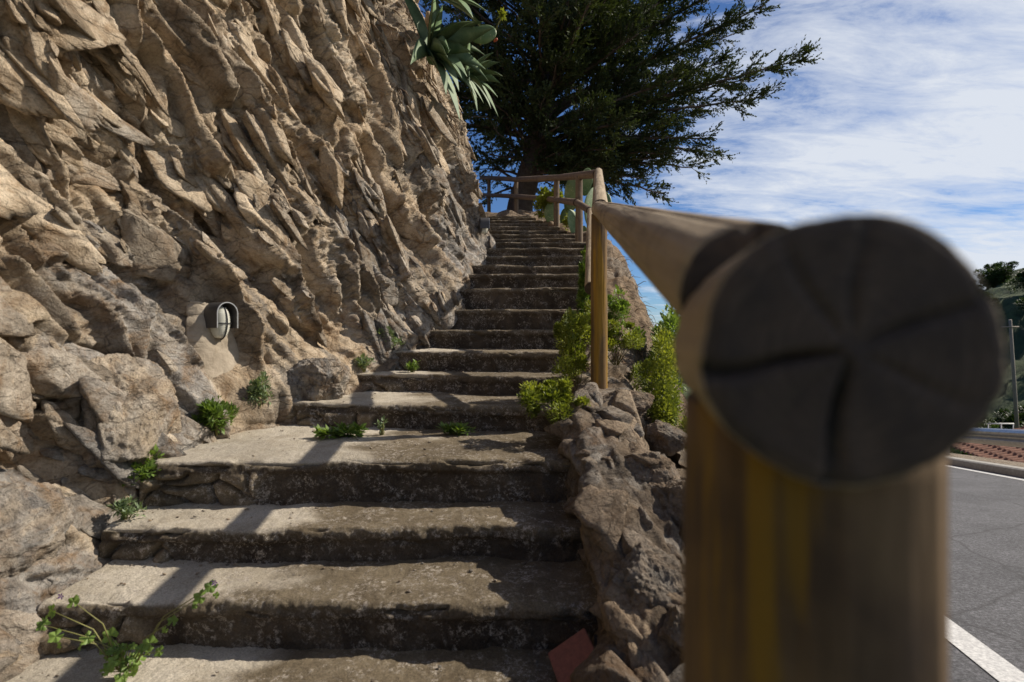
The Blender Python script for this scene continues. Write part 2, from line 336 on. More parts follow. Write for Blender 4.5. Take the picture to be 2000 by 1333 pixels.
def m_asphalt():
    m, nt, N, L, P = mat('asphalt'); tc = N.new('ShaderNodeTexCoord').outputs['Object']
    n1 = nnoise(N, L, tc, .9, 6, .6); n2 = nnoise(N, L, tc, 55, 5, .85); n3 = nnoise(N, L, tc, 2.3, 6, .7)
    c = mixc(N, L, ramp(N, L, n1, [(.35, g3(0)), (.65, g3(1))]), (.058, .057, .062), (.088, .086, .092))
    c = mixc(N, L, 1.0, c, ramp(N, L, n2, [(.35, g3(.4)), (.5, g3(1)), (.64, g3(2.3))]), 'MULTIPLY'); c = mixc(N, L, 1.0, c, ramp(N, L, n3, [(.3, g3(.72)), (.6, g3(1.08))]), 'MULTIPLY')
    v = N.new('ShaderNodeTexVoronoi'); v.feature = 'DISTANCE_TO_EDGE'; v.inputs['Scale'].default_value = .42
    w = N.new('ShaderNodeMix'); w.data_type = 'VECTOR'; w.inputs[0].default_value = .18; L.new(tc, w.inputs[4])
    nn = N.new('ShaderNodeTexNoise'); nn.inputs['Scale'].default_value = 2.5; nn.inputs['Detail'].default_value = 6; L.new(tc, nn.inputs[0]); L.new(nn.outputs['Color'], w.inputs[5]); L.new(w.outputs[1], v.inputs[0])
    cr = ramp(N, L, v.outputs['Distance'], [(.0015, g3(.8)), (.005, g3(0))]); c = mixc(N, L, cr, c, (.035, .033, .034))
    L.new(c, P.inputs['Base Color']); P.inputs['Roughness'].default_value = .8
    b = bump(N, L, n2, .008, .8); L.new(b, P.inputs['Normal']); return m
M_ASPH = m_asphalt()
M_LINE = m_plain('road_paint', (.70, .69, .66), .7, c2=(.34, .33, .33), sc=70, nz=.002)
M_KERB = m_plain('kerb_concrete', (.42, .40, .36), .9, c2=(.28, .26, .23), sc=20)
def m_ground():
    m, nt, N, L, P = mat('hill_ground'); ge = N.new('ShaderNodeNewGeometry'); tc = N.new('ShaderNodeTexCoord').outputs['Object']
    n1 = nnoise(N, L, tc, .06, 8, .65, .5); n2 = nnoise(N, L, tc, .9, 8, .7); s = N.new('ShaderNodeSeparateXYZ'); L.new(ge.outputs['Normal'], s.inputs[0])
    gr = mixc(N, L, ramp(N, L, n1, [(.4, g3(0)), (.6, g3(1))]), (.035, .055, .018), (.085, .11, .035))
    gr = mixc(N, L, ramp(N, L, n2, [(.45, g3(0)), (.65, g3(.8))]), gr, (.02, .032, .012))
    rk = mixc(N, L, n2, (.10, .08, .055), (.24, .20, .145))
    c = mixc(N, L, ramp(N, L, s.outputs[2], [(.55, g3(1)), (.8, g3(0))]), gr, rk)
    L.new(c, P.inputs['Base Color']); P.inputs['Roughness'].default_value = .95; L.new(bump(N, L, n2, .6, .6), P.inputs['Normal']); return m
M_GROUND = m_ground()

# ------------------------------------------------------------------ layout curves (metres from the eye)
D = [1.0, 1.846, 2.20, 2.507, 3.21, 3.86, 4.27, 5.0, 5.35, 5.62, 5.93, 6.55, 6.91, 7.36, 7.9, 8.42, 8.9, 9.4, 9.9, 10.4, 10.9, 11.4, 11.9, 12.4, 12.9, 13.5]
Z = [-1.15, -.975, -.83, -.617, -.463, -.316, -.141, .05, .278, .528, .718, .898, 1.078, 1.258, 1.438, 1.6, 1.76, 1.93, 2.11, 2.28, 2.45, 2.62, 2.78, 2.93, 3.08, 3.22]
TILT = [0, 0, 0, .0, .33, .40, .40, .25, .2, .15, .1] + [0]*20
xl_k = ([-2, 1.846, 2.2, 2.507, 3.21, 3.86, 4.27, 5, 5.35, 5.6, 5.93, 6.9, 7.4, 8, 9, 10, 11, 12, 30], [-1.95, -1.72, -1.77, -1.78, -1.66, -1.42, -1.22, -1.03, -.88, -.76, -.64, -.52, -.46, -.44, -.5, -.9, -1.6, -2.4, -8])
xr_k = ([-2, 0, 1.85, 2.2, 2.5, 3.2, 3.86, 4.27, 5, 5.35, 5.9, 6.9, 8, 9, 10, 11.4, 13, 14, 30], [.1, .14, .26, .26, .24, .30, .42, .52, .68, .80, .88, .98, 1.12, 1.0, .82, .45, .05, -.2, -2.0])
def xl(d): return np.interp(d, *xl_k)
def xr(d): return np.interp(d, *xr_k)
def ztread(d):
    return np.interp(d, [-3, 1.0]+[a for a in D[1:]], [-1.22, -1.16]+Z[1:]) if True else 0
def road_z(y): return -(1.0+.155*y) if not isinstance(y, np.ndarray) else -(1.0+.155*y)

# ------------------------------------------------------------------ rock displacement
SETX = np.array([.45, -.55, .12]); SETY = np.array([.62, .38, -.66])
def facets(a, b, seed, beta, off, slope, ga=0.0, gb=0.0):
    """softly blended tilted planes, one per jittered cell -> height, edge distance, cell random"""
    ia = np.floor(a).astype(np.int64); ib = np.floor(b).astype(np.int64); D_ = []; Hh = []; f1 = np.full(a.shape, 9.0); f2 = f1.copy(); rt = np.zeros(a.shape)
    for i in (-1, 0, 1):
        for j in (-1, 0, 1):
            px = ia+i; py = ib+j
            dx = a-(px+.5+(hsh(px, py, seed+1)-.5)*.95); dy = b-(py+.5+(hsh(px, py, seed+2)-.5)*.95); d = np.sqrt(dx*dx+dy*dy)
            r3 = hsh(px, py, seed+3)**.6; k3 = (hsh(px, py, seed+7)*2.999).astype(np.int64)
            h = (r3-.6)*2*off+(dx*(SETX[k3]+.35*(hsh(px, py, seed+4)-.5))+dy*(SETY[k3]+.35*(hsh(px, py, seed+5)-.5)))*1.5*slope+ga*dx+gb*dy
            m = d < f1; f2 = np.where(m, f1, np.minimum(f2, d)); f1 = np.where(m, d, f1); rt = np.where(m, hsh(px, py, seed+6), rt)
            D_.append(d.astype(np.float32)); Hh.append(h.astype(np.float32))
    sw = 0; sh = 0
    for d, h in zip(D_, Hh):
        w = np.exp(-beta*(d-f1)); sw = sw+w; sh = sh+w*h
    return sh/sw, f2-f1, rt
def rock(U, V, seed, angle, k=1.0, aniso=2.4, bias=0.0):
    """U along, V up (metres) -> displacement, tone, rough. angle (radians, per point or scalar) is the dip of the joints"""
    w1 = fbm(U*.7+seed, V*.7, U*0+seed, 2)*.18; w2 = fbm(U*.7-seed, V*.7+40, U*0+seed, 2)*.18
    u = U+w1*k; v = V+w2*k
    ca, sa = np.cos(angle), np.sin(angle)
    a = u*ca-v*sa; b = u*sa+v*ca
    out = 0; tone = 0
    hard = sstep(fbm(U*1.1+seed*3, V*1.1, U*0+3, 3), -.12, .10)      # blocky against crumbly areas
    layers = [(1.20, .44, .055, .12, .11, 70), (.58, .235, .036, .10, .12, 60), (.27, .125, .019, .062, .065, 45), (.115, .062, .0085, .030, .026, 30), (.050, .030, .0034, .013, .009, 18)]
    for q, (la, lb, off, slope, crack, beta) in enumerate(layers):
        la *= k*aniso/2.4; lb *= k; f = .45/lb
        wa = fbm(U*f+q*9, V*f, U*0+6, 2, .5)*.28; wb = fbm(U*f+30, V*f+q*5, U*0+6, 2, .5)*.13
        aa = a/la+wa*.5; bb = b/lb+wb
        bs = bias*(1.0, .8, .6, .4, .3)[q]/k
        h, ed, r3 = facets(aa, bb, seed*7+q*11, beta, off, slope, bs*la*ca, bs*lb*sa)
        ww = (1.0, 1.0, 1.25-.5*hard, 1.6-1.2*hard, 1.9-1.6*hard)[q]
        present = sstep(r3, (.1, .25, .35, .3, .2)[q], (.4, .55, .6, .6, .6)[q])
        out = out + k*ww*(h - crack*np.exp(-(ed/(.030, .038, .05, .07, .09)[q])**1.3)*present)
        tone = tone + (r3-.5)*(.35, .5, .4, .25, .1)[q]
    kr = np.array([1, 3, 4, 3, 1])/12.0
    for _ in range(1):
        pd = np.pad(out, 2, mode='edge'); out = sum(kr[q]*pd[:, q:q+out.shape[1]] for q in range(5)); out = sum(kr[q]*out[q:q+U.shape[0]] for q in range(5))
    out = out + k*(fbm(U*.5, V*.5, U*0+seed, 3)*.30 + fbm(U*6/k, V*6/k, U*0+seed, 4, .55)*.012*(1.9-hard) + fbm(U*26/k, V*26/k, U*0, 4, .68)*.0095*(1.75-1.25*hard))
    return out, np.clip(.5+tone, 0, 1), hard
def normals(P):
    du = np.gradient(P, axis=1); dv = np.gradient(P, axis=0); n = np.cross(du, dv); return n/np.maximum(np.linalg.norm(n, axis=2, keepdims=True), 1e-9)

# ------------------------------------------------------------------ the cliff
LAMP_D, LAMP_Z = 3.32, .13
cpath = np.array([(-2.4, -1.5), (-2.15, 0.2), (-2.08, 1.2), (-2.0, 1.9), (-2.03, 2.5), (-1.98, 3.1), (-1.66, 3.85), (-1.18, 4.85), (-.86, 5.6), (-.68, 6.4), (-.58, 7.3), (-.55, 8.2), (-.62, 8.9), (-1.3, 9.8), (-2.6, 11.0), (-5, 13.5)])
def make_cliff():
    seg = np.linalg.norm(np.diff(cpath, axis=0), axis=1); S = np.concatenate([[0], np.cumsum(seg)])
    def P2(s): return np.interp(s, S, cpath[:, 0]), np.interp(s, S, cpath[:, 1])
    ss = [0.0]
    while ss[-1] < S[-1]:
        x, y = P2(ss[-1]); r = math.hypot(x, y)
        st = .0036*r if .9 < y < 9.6 else .02*r
        ss.append(ss[-1]+max(.008, st))
    s = np.array(ss); k = np.ones(9)/9
    X, Y = P2(s)
    win = 41; ker = np.hanning(win); ker /= ker.sum()
    Xp = np.pad(X, win//2, mode='edge'); Yp = np.pad(Y, win//2, mode='edge'); X = np.convolve(Xp, ker, 'valid'); Y = np.convolve(Yp, ker, 'valid')
    nrow = 700; nex = 60
    zb = ztread(Y)-.35
    dist = np.maximum(np.hypot(X, Y), 1.2); ztop = np.minimum(np.maximum(Y, 1.2)*.72+.9, 6.8)
    t = np.linspace(0, 1, nrow)[:, None]; Zg = zb[None, :]+(ztop-zb)[None, :]*t
    t2 = np.linspace(0, 1, nex+1)[1:, None]; Zg = np.vstack([Zg, ztop[None, :]+(8.6-ztop)[None, :]*t2])
    H = Zg-ztread(Y)[None, :]
    lean = .17*np.maximum(H, -.4)+.16*np.maximum(H-1.9, 0)**1.5*sstep(Y, 4.5, 7)[None, :]
    lean = lean+np.maximum(Zg-7.4, 0)**1.5*1.6
    foot = .20*np.exp(-np.maximum(H, 0)/.25)         # the foot spreads out at the base
    # tangent normal in plan
    tx = np.gradient(X); ty = np.gradient(Y); ln = np.hypot(tx, ty); nx = ty/ln; ny = -tx/ln
    U = np.broadcast_to(s[None, :], Zg.shape).copy(); V = Zg.copy()
    ang = np.interp(s, [0, 3, 5.5, 8, 12], [R(42), R(50), R(60), R(66), R(70)])[None, :]*np.ones_like(Zg)
    dsp, tone, hard = rock(U, V, 3, ang, 1.0, 2.6, .22)
    dsp = dsp*.92
    # crumbly gully at the top right, under the agaves
    Yg = np.broadcast_to(Y[None, :], Zg.shape)
    gu = np.exp(-(((Yg-6.15)+(Zg-3.6)*.2)/.34)**2)*sstep(Zg, 2.7, 3.6); dsp = dsp-.8*gu
    # the flat bed under the lamp
    bed = np.exp(-((np.abs(Yg-LAMP_D-.02)/.17)**4))*np.exp(-(np.abs(Zg-(LAMP_Z-.30))/.46)**6)
    dsp = dsp*(1-bed)+bed*(-.03)
    dsp = dsp*(.45+.55*sstep(H, -.1, .5))
    Xn = X[None, :]-lean*1.0+nx[None, :]*(dsp+foot); Yn = Yg+ny[None, :]*(dsp+foot)-.35*dsp*(1-bed); Zn = Zg+.2*dsp
    P = np.stack([Xn, Yn, Zn], 2)
    grey = sstep(fbm(U*.8+5, V*.8, U*0+8, 4)*1.2+.42-H*.42+(tone-.5)*.9+.28*sstep(Yg, 4.5, 8), .1, .75)
    grey = np.clip(grey*.95+.5*(tone < .33)*sstep(2.2-H, 0, 1.5), 0, 1)*(1-bed)
    attrs = np.stack([tone, grey, hard], 2).reshape(-1, 3)
    o = meshobj('rock_cliff', P.reshape(-1, 3), grid_faces(P.shape[0], P.shape[1]), M_CLIFF, None, False, {'rock': attrs})
    tag(o, 'tall tan and grey rock face rising along the left side of the steps', 'cliff')
    return P
CL = make_cliff(); np.set_printoptions(precision=2)
def proto_block(seed, n1=22, n2=34):
    ph = np.linspace(-math.pi/2, math.pi/2, n1); th = np.linspace(0, 2*math.pi, n2); T, Pp = np.meshgrid(th, ph)
    d = np.stack([np.cos(Pp)*np.cos(T), np.cos(Pp)*np.sin(T), np.sin(Pp)], 2); g = np.random.default_rng(seed)
    pl = rdir0(11, g); pl = np.concatenate([pl, [[g.uniform(-.2, .2), g.uniform(-.2, .2), 1]]]); off = g.uniform(.5, .95, len(pl)); r = np.full(T.shape, 9.0)
    for q in range(len(pl)): c = d@(pl[q]/np.linalg.norm(pl[q])); r = np.where(c > .05, np.minimum(r, off[q]/np.maximum(c, .05)), r)
    r = np.minimum(r, 1.5)*(1+fbm(d[..., 0]*3+seed, d[..., 1]*3, d[..., 2]*3, 3)*.10)
    return (d*r[..., None]).reshape(-1, 3), grid_faces(n1, n2)
def rdir0(n, g): v = g.normal(size=(n, 3)); return v/np.linalg.norm(v, axis=1)[:, None]
def fragments(P, name, parent, m, count, smin, smax, seed, rows, cols, ang, grey_fn, thick=.42, prob=None, elong=1.25):
    g = np.random.default_rng(seed); pr = [proto_block(100+seed+k) for k in range(16)]; Nn = normals(P[::6, ::6]); V = []; F = []; C = []; off = 0
    if Nn[Nn.shape[0]//2, Nn.shape[1]//2].dot(parent['out']) < 0: Nn = -Nn
    for k in range(count):
        for tr in range(20):
            i = int(g.uniform(*rows)); j = int(g.uniform(*cols)); p = P[i, j]
            if prob is None or g.random() < prob(p): break
        n = Nn[min(i//6, Nn.shape[0]-1), min(j//6, Nn.shape[1]-1)]; n = np.array([parent['out'][0], parent['out'][1], parent['out'][2]])*1.6+n*.6+g.normal(size=3)*.22; n /= np.linalg.norm(n)
        a = ang(p)+g.normal()*.16; S_ = np.array([0.0, 1.0, 0]); t = S_*math.cos(a)-np.array([0, 0, 1.0])*math.sin(a); t -= n*t.dot(n); t /= np.linalg.norm(t); b = np.cross(n, t)
        s_ = smin*(smax/smin)**(g.random()**1.7); v, f = pr[g.integers(0, 16)]
        w = v*np.array([s_*elong*g.uniform(.75, 1.3), s_*.55*g.uniform(.7, 1.2), s_*thick*g.uniform(.7, 1.2)])
        V.append(p+w[:, :1]*t+w[:, 1:2]*b+w[:, 2:3]*n-n*s_*.14); F.append(f+off); off += len(v)
        C.append(np.tile([g.uniform(.15, 1), grey_fn(p, g), .6], (len(v), 1)))
    o = meshobj(name, np.concatenate(V), np.concatenate(F), m, parent, False, {'rock': np.concatenate(C)}); o['kind'] = 'stuff'; return o
cliff_o = bpy.data.objects['rock_cliff']; cliff_o['out'] = (.93, -.12, .35)
fragments(CL, 'rock_fragments', cliff_o, M_CLIFF, 2100, .035, .26, 5, (30, 690), (30, CL.shape[1]-60), lambda p: float(np.interp(p[1], [1, 4, 7, 9], [R(46), R(56), R(66), R(72)])), lambda p, g: float(np.clip((.70-.40*(p[2]-ztread(p[1])))*1.1+g.normal()*.3+(.2 if p[1] > 4.5 else 0), 0, 1)),
          prob=lambda p: 0.0 if (abs(p[1]-LAMP_D) < .42 and -.75 < p[2] < .45) else float(np.clip(.25+2.2*perlin(np.array([p[1]*1.3]), np.array([p[2]*1.3]), np.array([4.0]))[0], .04, 1)))
del cliff_o['out']
def cliff_px(px, py):
    yy = np.maximum(CL[:, :, 1], .1); d = np.hypot(1000+CL[:, :, 0]/yy*1000-px, 655-CL[:, :, 2]/yy*1000-py); m = np.where((d < 9) & (CL[:, :, 1] > .5), CL[:, :, 1], 99)
    if m.min() > 90: m = d
    i = np.unravel_index(np.argmin(m), m.shape); return CL[i]
def cliff_at(y, z):
    d = (CL[:, :, 1]-y)**2+(CL[:, :, 2]-z)**2; i = np.unravel_index(np.argmin(d), d.shape); return CL[i]

# ------------------------------------------------------------------ the staircase
stair = tag(empty('staircase', (-.7, 1.85, -1.15)), 'worn concrete and stone steps climbing between the cliff and the wooden railing', 'staircase')
def make_step(i):
    d0, z0 = D[i], Z[i]; zb = (Z[i-1] if i else -1.4)-.05
    d1 = D[i+1]+max(TILT[i+1], 0)+.08 if i+1 < len(D) else 30
    x0, x1 = xl(d0)-(.0 if i in (1, 2, 3, 4, 5, 6) else .35), xr(d0)+.08
    if i == 0: x0 -= .2
    if i > 14: x0 -= .8
    if i == len(D)-1: d1 = 15; x0 -= 2
    res = max(.0055, .0032*d0)
    nx = int((x1-x0)/res); X = np.linspace(x0, x1, nx)
    Rn = .028
    if i == 0: pr_r = np.linspace(zb, z0-Rn, 6)
    else: pr_r = np.arange(zb, z0-Rn, res)
    th = np.linspace(0, math.pi/2, 7)[1:]
    n_t = int((d1-d0)/(res*1.15)) if i < 6 else max(10, int((d1-d0)/(res*2)))
    ty = np.linspace(Rn, d1-d0, n_t)[1:]
    py = np.concatenate([np.zeros(len(pr_r)), Rn*(1-np.cos(th)), ty]); pz = np.concatenate([pr_r, z0-Rn+Rn*np.sin(th), np.full(len(ty), z0)])
    nyv = np.concatenate([np.full(len(pr_r), -1.0), -np.cos(th), np.zeros(len(ty))]); nzv = np.concatenate([np.zeros(len(pr_r)), np.sin(th), np.ones(len(ty))])
    ar = np.concatenate([[0], np.cumsum(np.hypot(np.diff(py), np.diff(pz)))])
    XX, A = np.meshgrid(X, ar); PY = py[:, None]*np.ones_like(XX); PZ = pz[:, None]*np.ones_like(XX)
    sd = i*3.7
    front = d0+TILT[i]*(x1-XX)/(x1-x0)+fbm(XX*1.1+sd, XX*0, XX*0+sd, 3)*.07
    is_r = (1-nzv)[:, None]*np.ones_like(XX); is_t = nzv[:, None]*np.ones_like(XX)
    nose = np.exp(-((A-ar[len(pr_r)])/.035)**2)
    dsp = fbm(XX*2.5+sd, A*3+sd, XX*0+1, 3)*.018 + fbm(XX*12, A*12+sd, XX*0+2, 3, .5)*.006*(1+1.2*is_r) + fbm(XX*42, A*42+sd, XX*0+2, 3, .65)*.0045*(1+.6*is_r)
    dsp += nose*(fbm(XX*5+sd, A*9, XX*0+5, 4, .55)*.022-.004)
    # chipped bites out of the nosing
    bite = sstep(fbm(XX*2.6+sd*2, A*9, XX*0+7, 4, .55), .22, .40)*np.exp(-((A-ar[len(pr_r)])/.05)**2); dsp -= bite*.035
    # the riser is undercut a little below the rough cement lip
    under = is_r*sstep(z0-PZ, .045, .075)*(.016+.02*sstep(fbm(XX*1.7+sd, XX*0, XX*0, 3), -.1, .3)); dsp -= under
    # rubble masonry in the left part of the riser
    mxl = (-1.5, -1.28, -1.42, -1.25, -.85, -.95, -.9)[i] if i < 7 else -9
    mas = sstep(mxl-XX+fbm(XX*3, A*3, XX*0+sd, 2)*.25, -.04, .04)*is_r*sstep(z0-PZ, .05, .075)
    f1, ed, rr, da, db = voronoi((XX+fbm(XX*4, A*4, XX*0, 2)*.08)/.21, (PZ+fbm(XX*4+7, A*4, XX*0, 2)*.06)/.125, 40+i)
    dsp += mas*((rr[0]-.5)*.03+.028-.05*np.exp(-(ed/.11)**1.5)+(da*(rr[1]-.5)+db*(rr[2]-.5))*.04)
    YY = front+PY+nyv[:, None]*dsp; ZZ = PZ+nzv[:, None]*dsp*np.where(is_t > .9, .7, 1)
    YY = YY+np.where(A == 0, 0, 0)
    ped = ZZ < -9
    pale_x = (-1.0, -1.05, -1.0, -.72, -.62, -.62, -.6)[i] if i < 7 else -9
    pale = sstep(pale_x-XX+fbm(XX*1.5+sd, A*2.5, XX*0+3, 4)*.5, -.12, .12)*sstep(is_t, .3, .9)
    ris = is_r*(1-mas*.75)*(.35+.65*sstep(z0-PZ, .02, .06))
    tone = .5+mas*(rr[3]-.25)*.8+fbm(XX*.8+sd, A, XX*0+4, 3)*.35
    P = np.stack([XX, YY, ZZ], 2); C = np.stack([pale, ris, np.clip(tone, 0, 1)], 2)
    L0 = P[:, :1].copy(); L0[:, :, 2] = zb; L0[:, :, 0] -= .012; L1 = P[:, -1:].copy(); L1[:, :, 2] = zb; L1[:, :, 0] += .012
    # side walls get a few rows so they look like stone, not a sheet
    rows = [L0]
    P = np.concatenate([L0, P, L1], 1); C = np.concatenate([C[:, :1], C, C[:, -1:]], 1)
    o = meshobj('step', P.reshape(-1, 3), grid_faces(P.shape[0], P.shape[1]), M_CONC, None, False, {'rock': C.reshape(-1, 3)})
    o.parent = stair; o.matrix_parent_inverse = Matrix.Translation(-Vector(stair.location))
for i in range(len(D)): make_step(i)

def soil():
    ys = np.linspace(.6, 5.6, 420); q = np.linspace(0, 1, 70); Yg, Q = np.meshgrid(ys, q); X0 = np.interp(Yg, xl_k[0], xl_k[1])+.10; Xg = X0-.75*Q
    z = np.interp(Yg, [0, 1.846, 1.95, 2.2, 2.3, 2.55, 2.75, 3.4, 3.7, 4.0, 4.3, 4.6, 5.2, 5.6], [-1.2, -1.17, -1.06, -1.0, -.90, -.84, -.68, -.64, -.50, -.47, -.36, -.20, .0, .2])-.03+Q*.12+fbm(Xg*5, Yg*5, Xg*0, 5, .6)*.035
    P = np.stack([Xg, Yg, z], 2); C = np.full((P.shape[0]*P.shape[1], 3), .5)
    tag(meshobj('soil', P.reshape(-1, 3), grid_faces(*Xg.shape), M_BANK, None, False, {'rock': C}), kind='structure')
soil()
def litter():
    g = np.random.default_rng(12); pr = [proto_block(300+k, 7, 10) for k in range(6)]; V = []; F = []; C = []; off = 0
    for k in range(520):
        i = int(g.integers(0, 9)); t = g.random()**.4 if g.random() < .7 else g.random(); y0 = D[i]; y1 = D[i+1]
        x = xl(y0)+.02+(xr(y0)-xl(y0)-.05)*(g.random()**2.2 if g.random() < .6 else g.random()); y = y0+TILT[i]*.5+(y1-y0)*min(t, .97)+TILT[i+1]*.3*t; z = Z[i]+.004
        if i == 0: y = g.uniform(1.5, 1.84)
        s_ = .002*(4.2**g.random()); v, f = pr[g.integers(0, 6)]; V.append(v*s_*np.array([1.2, 1, .7])+np.array([x, y, z])); F.append(f+off); off += len(v); C.append(np.tile([g.random(), g.random(), .5], (len(v), 1)))
    tag(meshobj('gravel', np.concatenate(V), np.concatenate(F), M_CLIFF, None, False, {'rock': np.concatenate(C)}), 'loose grit and little stones scattered over the lower steps', 'gravel', kind='stuff')
litter()
# ------------------------------------------------------------------ right hand wall and bank
def sheet_right(name, y0, y1, topfn, m, seed, k, label, cat, res, aniso=1.5, amp=1.0, kind=None):
    ys = [y0]
    while ys[-1] < y1: ys.append(ys[-1]+max(.006, res*max(abs(ys[-1]), 1.2)))
    Yc = np.array(ys); ncol = len(Yc)
    prof = [topfn(y) for y in Yc]                     # list of (x,z) control points per column
    npt = 420 if res < .006 else 260
    Xg = np.zeros((npt, ncol)); Zg = np.zeros((npt, ncol)); Ug = np.zeros((npt, ncol))
    for c, pts in enumerate(prof):
        pts = np.array(pts); sl = np.concatenate([[0], np.cumsum(np.hypot(*np.diff(pts, axis=0).T))])
        q = np.linspace(0, 1, npt)*sl[-1]; Xg[:, c] = np.interp(q, sl, pts[:, 0]); Zg[:, c] = np.interp(q, sl, pts[:, 1]); Ug[:, c] = q
    ker = np.hanning(15); ker /= ker.sum()
    for A_ in (Xg, Zg):
        for c in range(ncol): A_[:, c] = np.convolve(np.pad(A_[:, c], 7, mode='edge'), ker, 'valid')
    Yg = np.broadcast_to(Yc[None, :], Xg.shape).copy(); P = np.stack([Xg, Yg, Zg], 2)
    Nn = normals(P); s_ = np.sign(Nn[npt//2, ncol//2, 2]) or 1; Nn = Nn*s_
    dsp, tone, hard = rock(Yg, Ug, seed, R(25), k, aniso)
    P = P+Nn*dsp[:, :, None]*amp
    grey = sstep(fbm(Yg*1.5, Ug*1.5, Ug*0+seed, 4)+.3*(tone-.5)*2, -.25, .35)
    o = meshobj(name, P.reshape(-1, 3), grid_faces(*Xg.shape), m, None, False, {'rock': np.stack([tone, grey, hard], 2).reshape(-1, 3)})
    tag(o, label, cat, kind=kind); return P
def wall_top(y): return np.interp(y, [-2, 0, 1.4, 1.7, 2.0, 2.45, 2.9, 3.25, 3.7, 4.2], [-1.16, -1.1, -.98, -.86, -.70, -.50, -.42, -.36, -.31, -.40])
def wall_prof(y):
    x = xr(y); zt = ztread(y); zw = wall_top(y); rx = 1.02+.305*y; rz = road_z(y)
    return [(x+.10, zt-.5), (x+.06, zt-.2), (x+.04, zw-.06), (x+.10, zw), (x+.30+.035*y, zw-.02), (x+.40+.05*y, zw-.45*(zw-rz)), (max(rx, x+.7), rz-.02), (max(rx, x+.7)+.25, rz-.12)]
WALLP = sheet_right('stone_wall', -1.2, 3.75, wall_prof, M_WALL, 11, .7, 'rough brown rock wall beside the lowest steps, carrying the railing', 'wall', .0042, 1.5, .34)
def bank_prof(y):
    x = xr(y); zt = ztread(y) if y < 13.5 else 3.22+.04*(y-13.5); rx = 1.02+.305*y; rz = road_z(y)
    return [(x+.02-3*(y > 13), zt-.5), (x+.03, zt-.06), (x+.12, zt+.02), (x+.42, zt+.0), (x+.62, zt-.22), (.45*x+.55*rx, zt-.55*(zt-rz)), (rx-.1, rz+.05), (rx+.25, rz-.15)]
BANKP = sheet_right('earth_bank', 3.45, 26, bank_prof, M_BANK, 23, .6, 'steep rocky earth bank falling from the upper steps to the road', 'bank', .0075, 1.2, .85)
# ------------------------------------------------------------------ terrain, road
def terrain():
    ys = np.concatenate([np.linspace(-60, -6, 20), np.linspace(-5, 40, 120), np.linspace(41, 420, 230)])
    ls = np.concatenate([np.linspace(-300, -20, 40), np.linspace(-18, 12, 70), np.linspace(12.5, 420, 260)])
    Lg, Yg = np.meshgrid(ls, ys); Xg = Lg+.305*Yg
    rz = -(1.0+.155*np.clip(Yg, -60, 70))
    z = rz-.12
    z = z-sstep(Lg, 6.8, 30)*8.0-sstep(Lg, 6.75, 8.2)*1.9
    # far hill to the right, terraced
    azx = Xg/np.maximum(Yg, 5)
    r = np.hypot(Xg, Yg)
    hill = sstep(r, 38, 150)*(9+30*sstep(azx, .42, 1.2))+fbm(Xg*.02, Yg*.02, Xg*0, 4)*7*sstep(r, 40, 90)
    st = 2.6; q = hill/st+fbm(Xg*.03, Yg*.03, Xg*0+9, 3)*.6; fr = q-np.floor(q); ter = (np.floor(q)+sstep(fr, .35, .98))*st
    z = z+np.where(Lg > 10, ter, hill)*np.where(Lg > 10, 1, .0)
    z = z+sstep(-Lg, 2.0, 7)*sstep(Yg, 10, 16)*0
    z = z+fbm(Xg*.35, Yg*.35, Xg*0+2, 4)*.25*sstep(np.abs(Lg-3.6), 4, 7)
    # the hill behind the cliff
    z = np.where(Lg < -3.5, np.maximum(z, -2+0*z)+sstep(-Lg, 3.5, 16)*9, z)
    P = np.stack([Xg, Yg, z], 2)
    o = meshobj('ground', P.reshape(-1, 3), grid_faces(*Xg.shape), M_GROUND, None, True); tag(o, kind='structure'); return P
TER = terrain()
def ter_z(x, y):
    d = (TER[:, :, 0]-x)**2+(TER[:, :, 1]-y)**2; i = np.unravel_index(np.argmin(d), d.shape); return float(TER[i][2])
def strip(name, l0, l1, dz, m, y0=-25, y1=60, n=170, nl=2, kind='structure', thick=None):
    ys = np.linspace(y0, y1, n); V = []
    ls = np.linspace(l0, l1, nl)
    Yg, Lg = np.meshgrid(ys, ls, indexing='ij'); P = np.stack([Lg+.305*Yg, Yg, road_z(Yg)+dz], 2)
    o = meshobj(name, P.reshape(-1, 3), grid_faces(n, nl)[:, ::-1], m, None, True); 
    if kind: tag(o, kind=kind)
    return o
strip('road', 0.9, 6.0, 0.0, M_ASPH)
strip('road_edge_line', 1.235, 1.37, .004, M_LINE)
strip('road_edge_line', 5.35, 5.47, .004, M_LINE)
def kerb():
    bm = bmesh.new(); ys = np.linspace(-20, 55, 80)
    prev = None
    for y in ys:
        row = [bm.verts.new((l+.305*y, y, road_z(y)+z)) for l, z in ((5.62, -.02), (5.63, .11), (5.66, .13), (5.86, .13), (5.88, .02))]
        if prev:
            for a in range(4): bm.faces.new((prev[a], prev[a+1], row[a+1], row[a]))
        prev = row
    tag(bm_obj('kerb', bm, M_KERB), kind='structure')
kerb()
strip('verge', 5.86, 7.0, .05, M_BANK, nl=8)
bpy.data.objects['verge'].data.color_attributes.new('rock', 'FLOAT_COLOR', 'POINT')
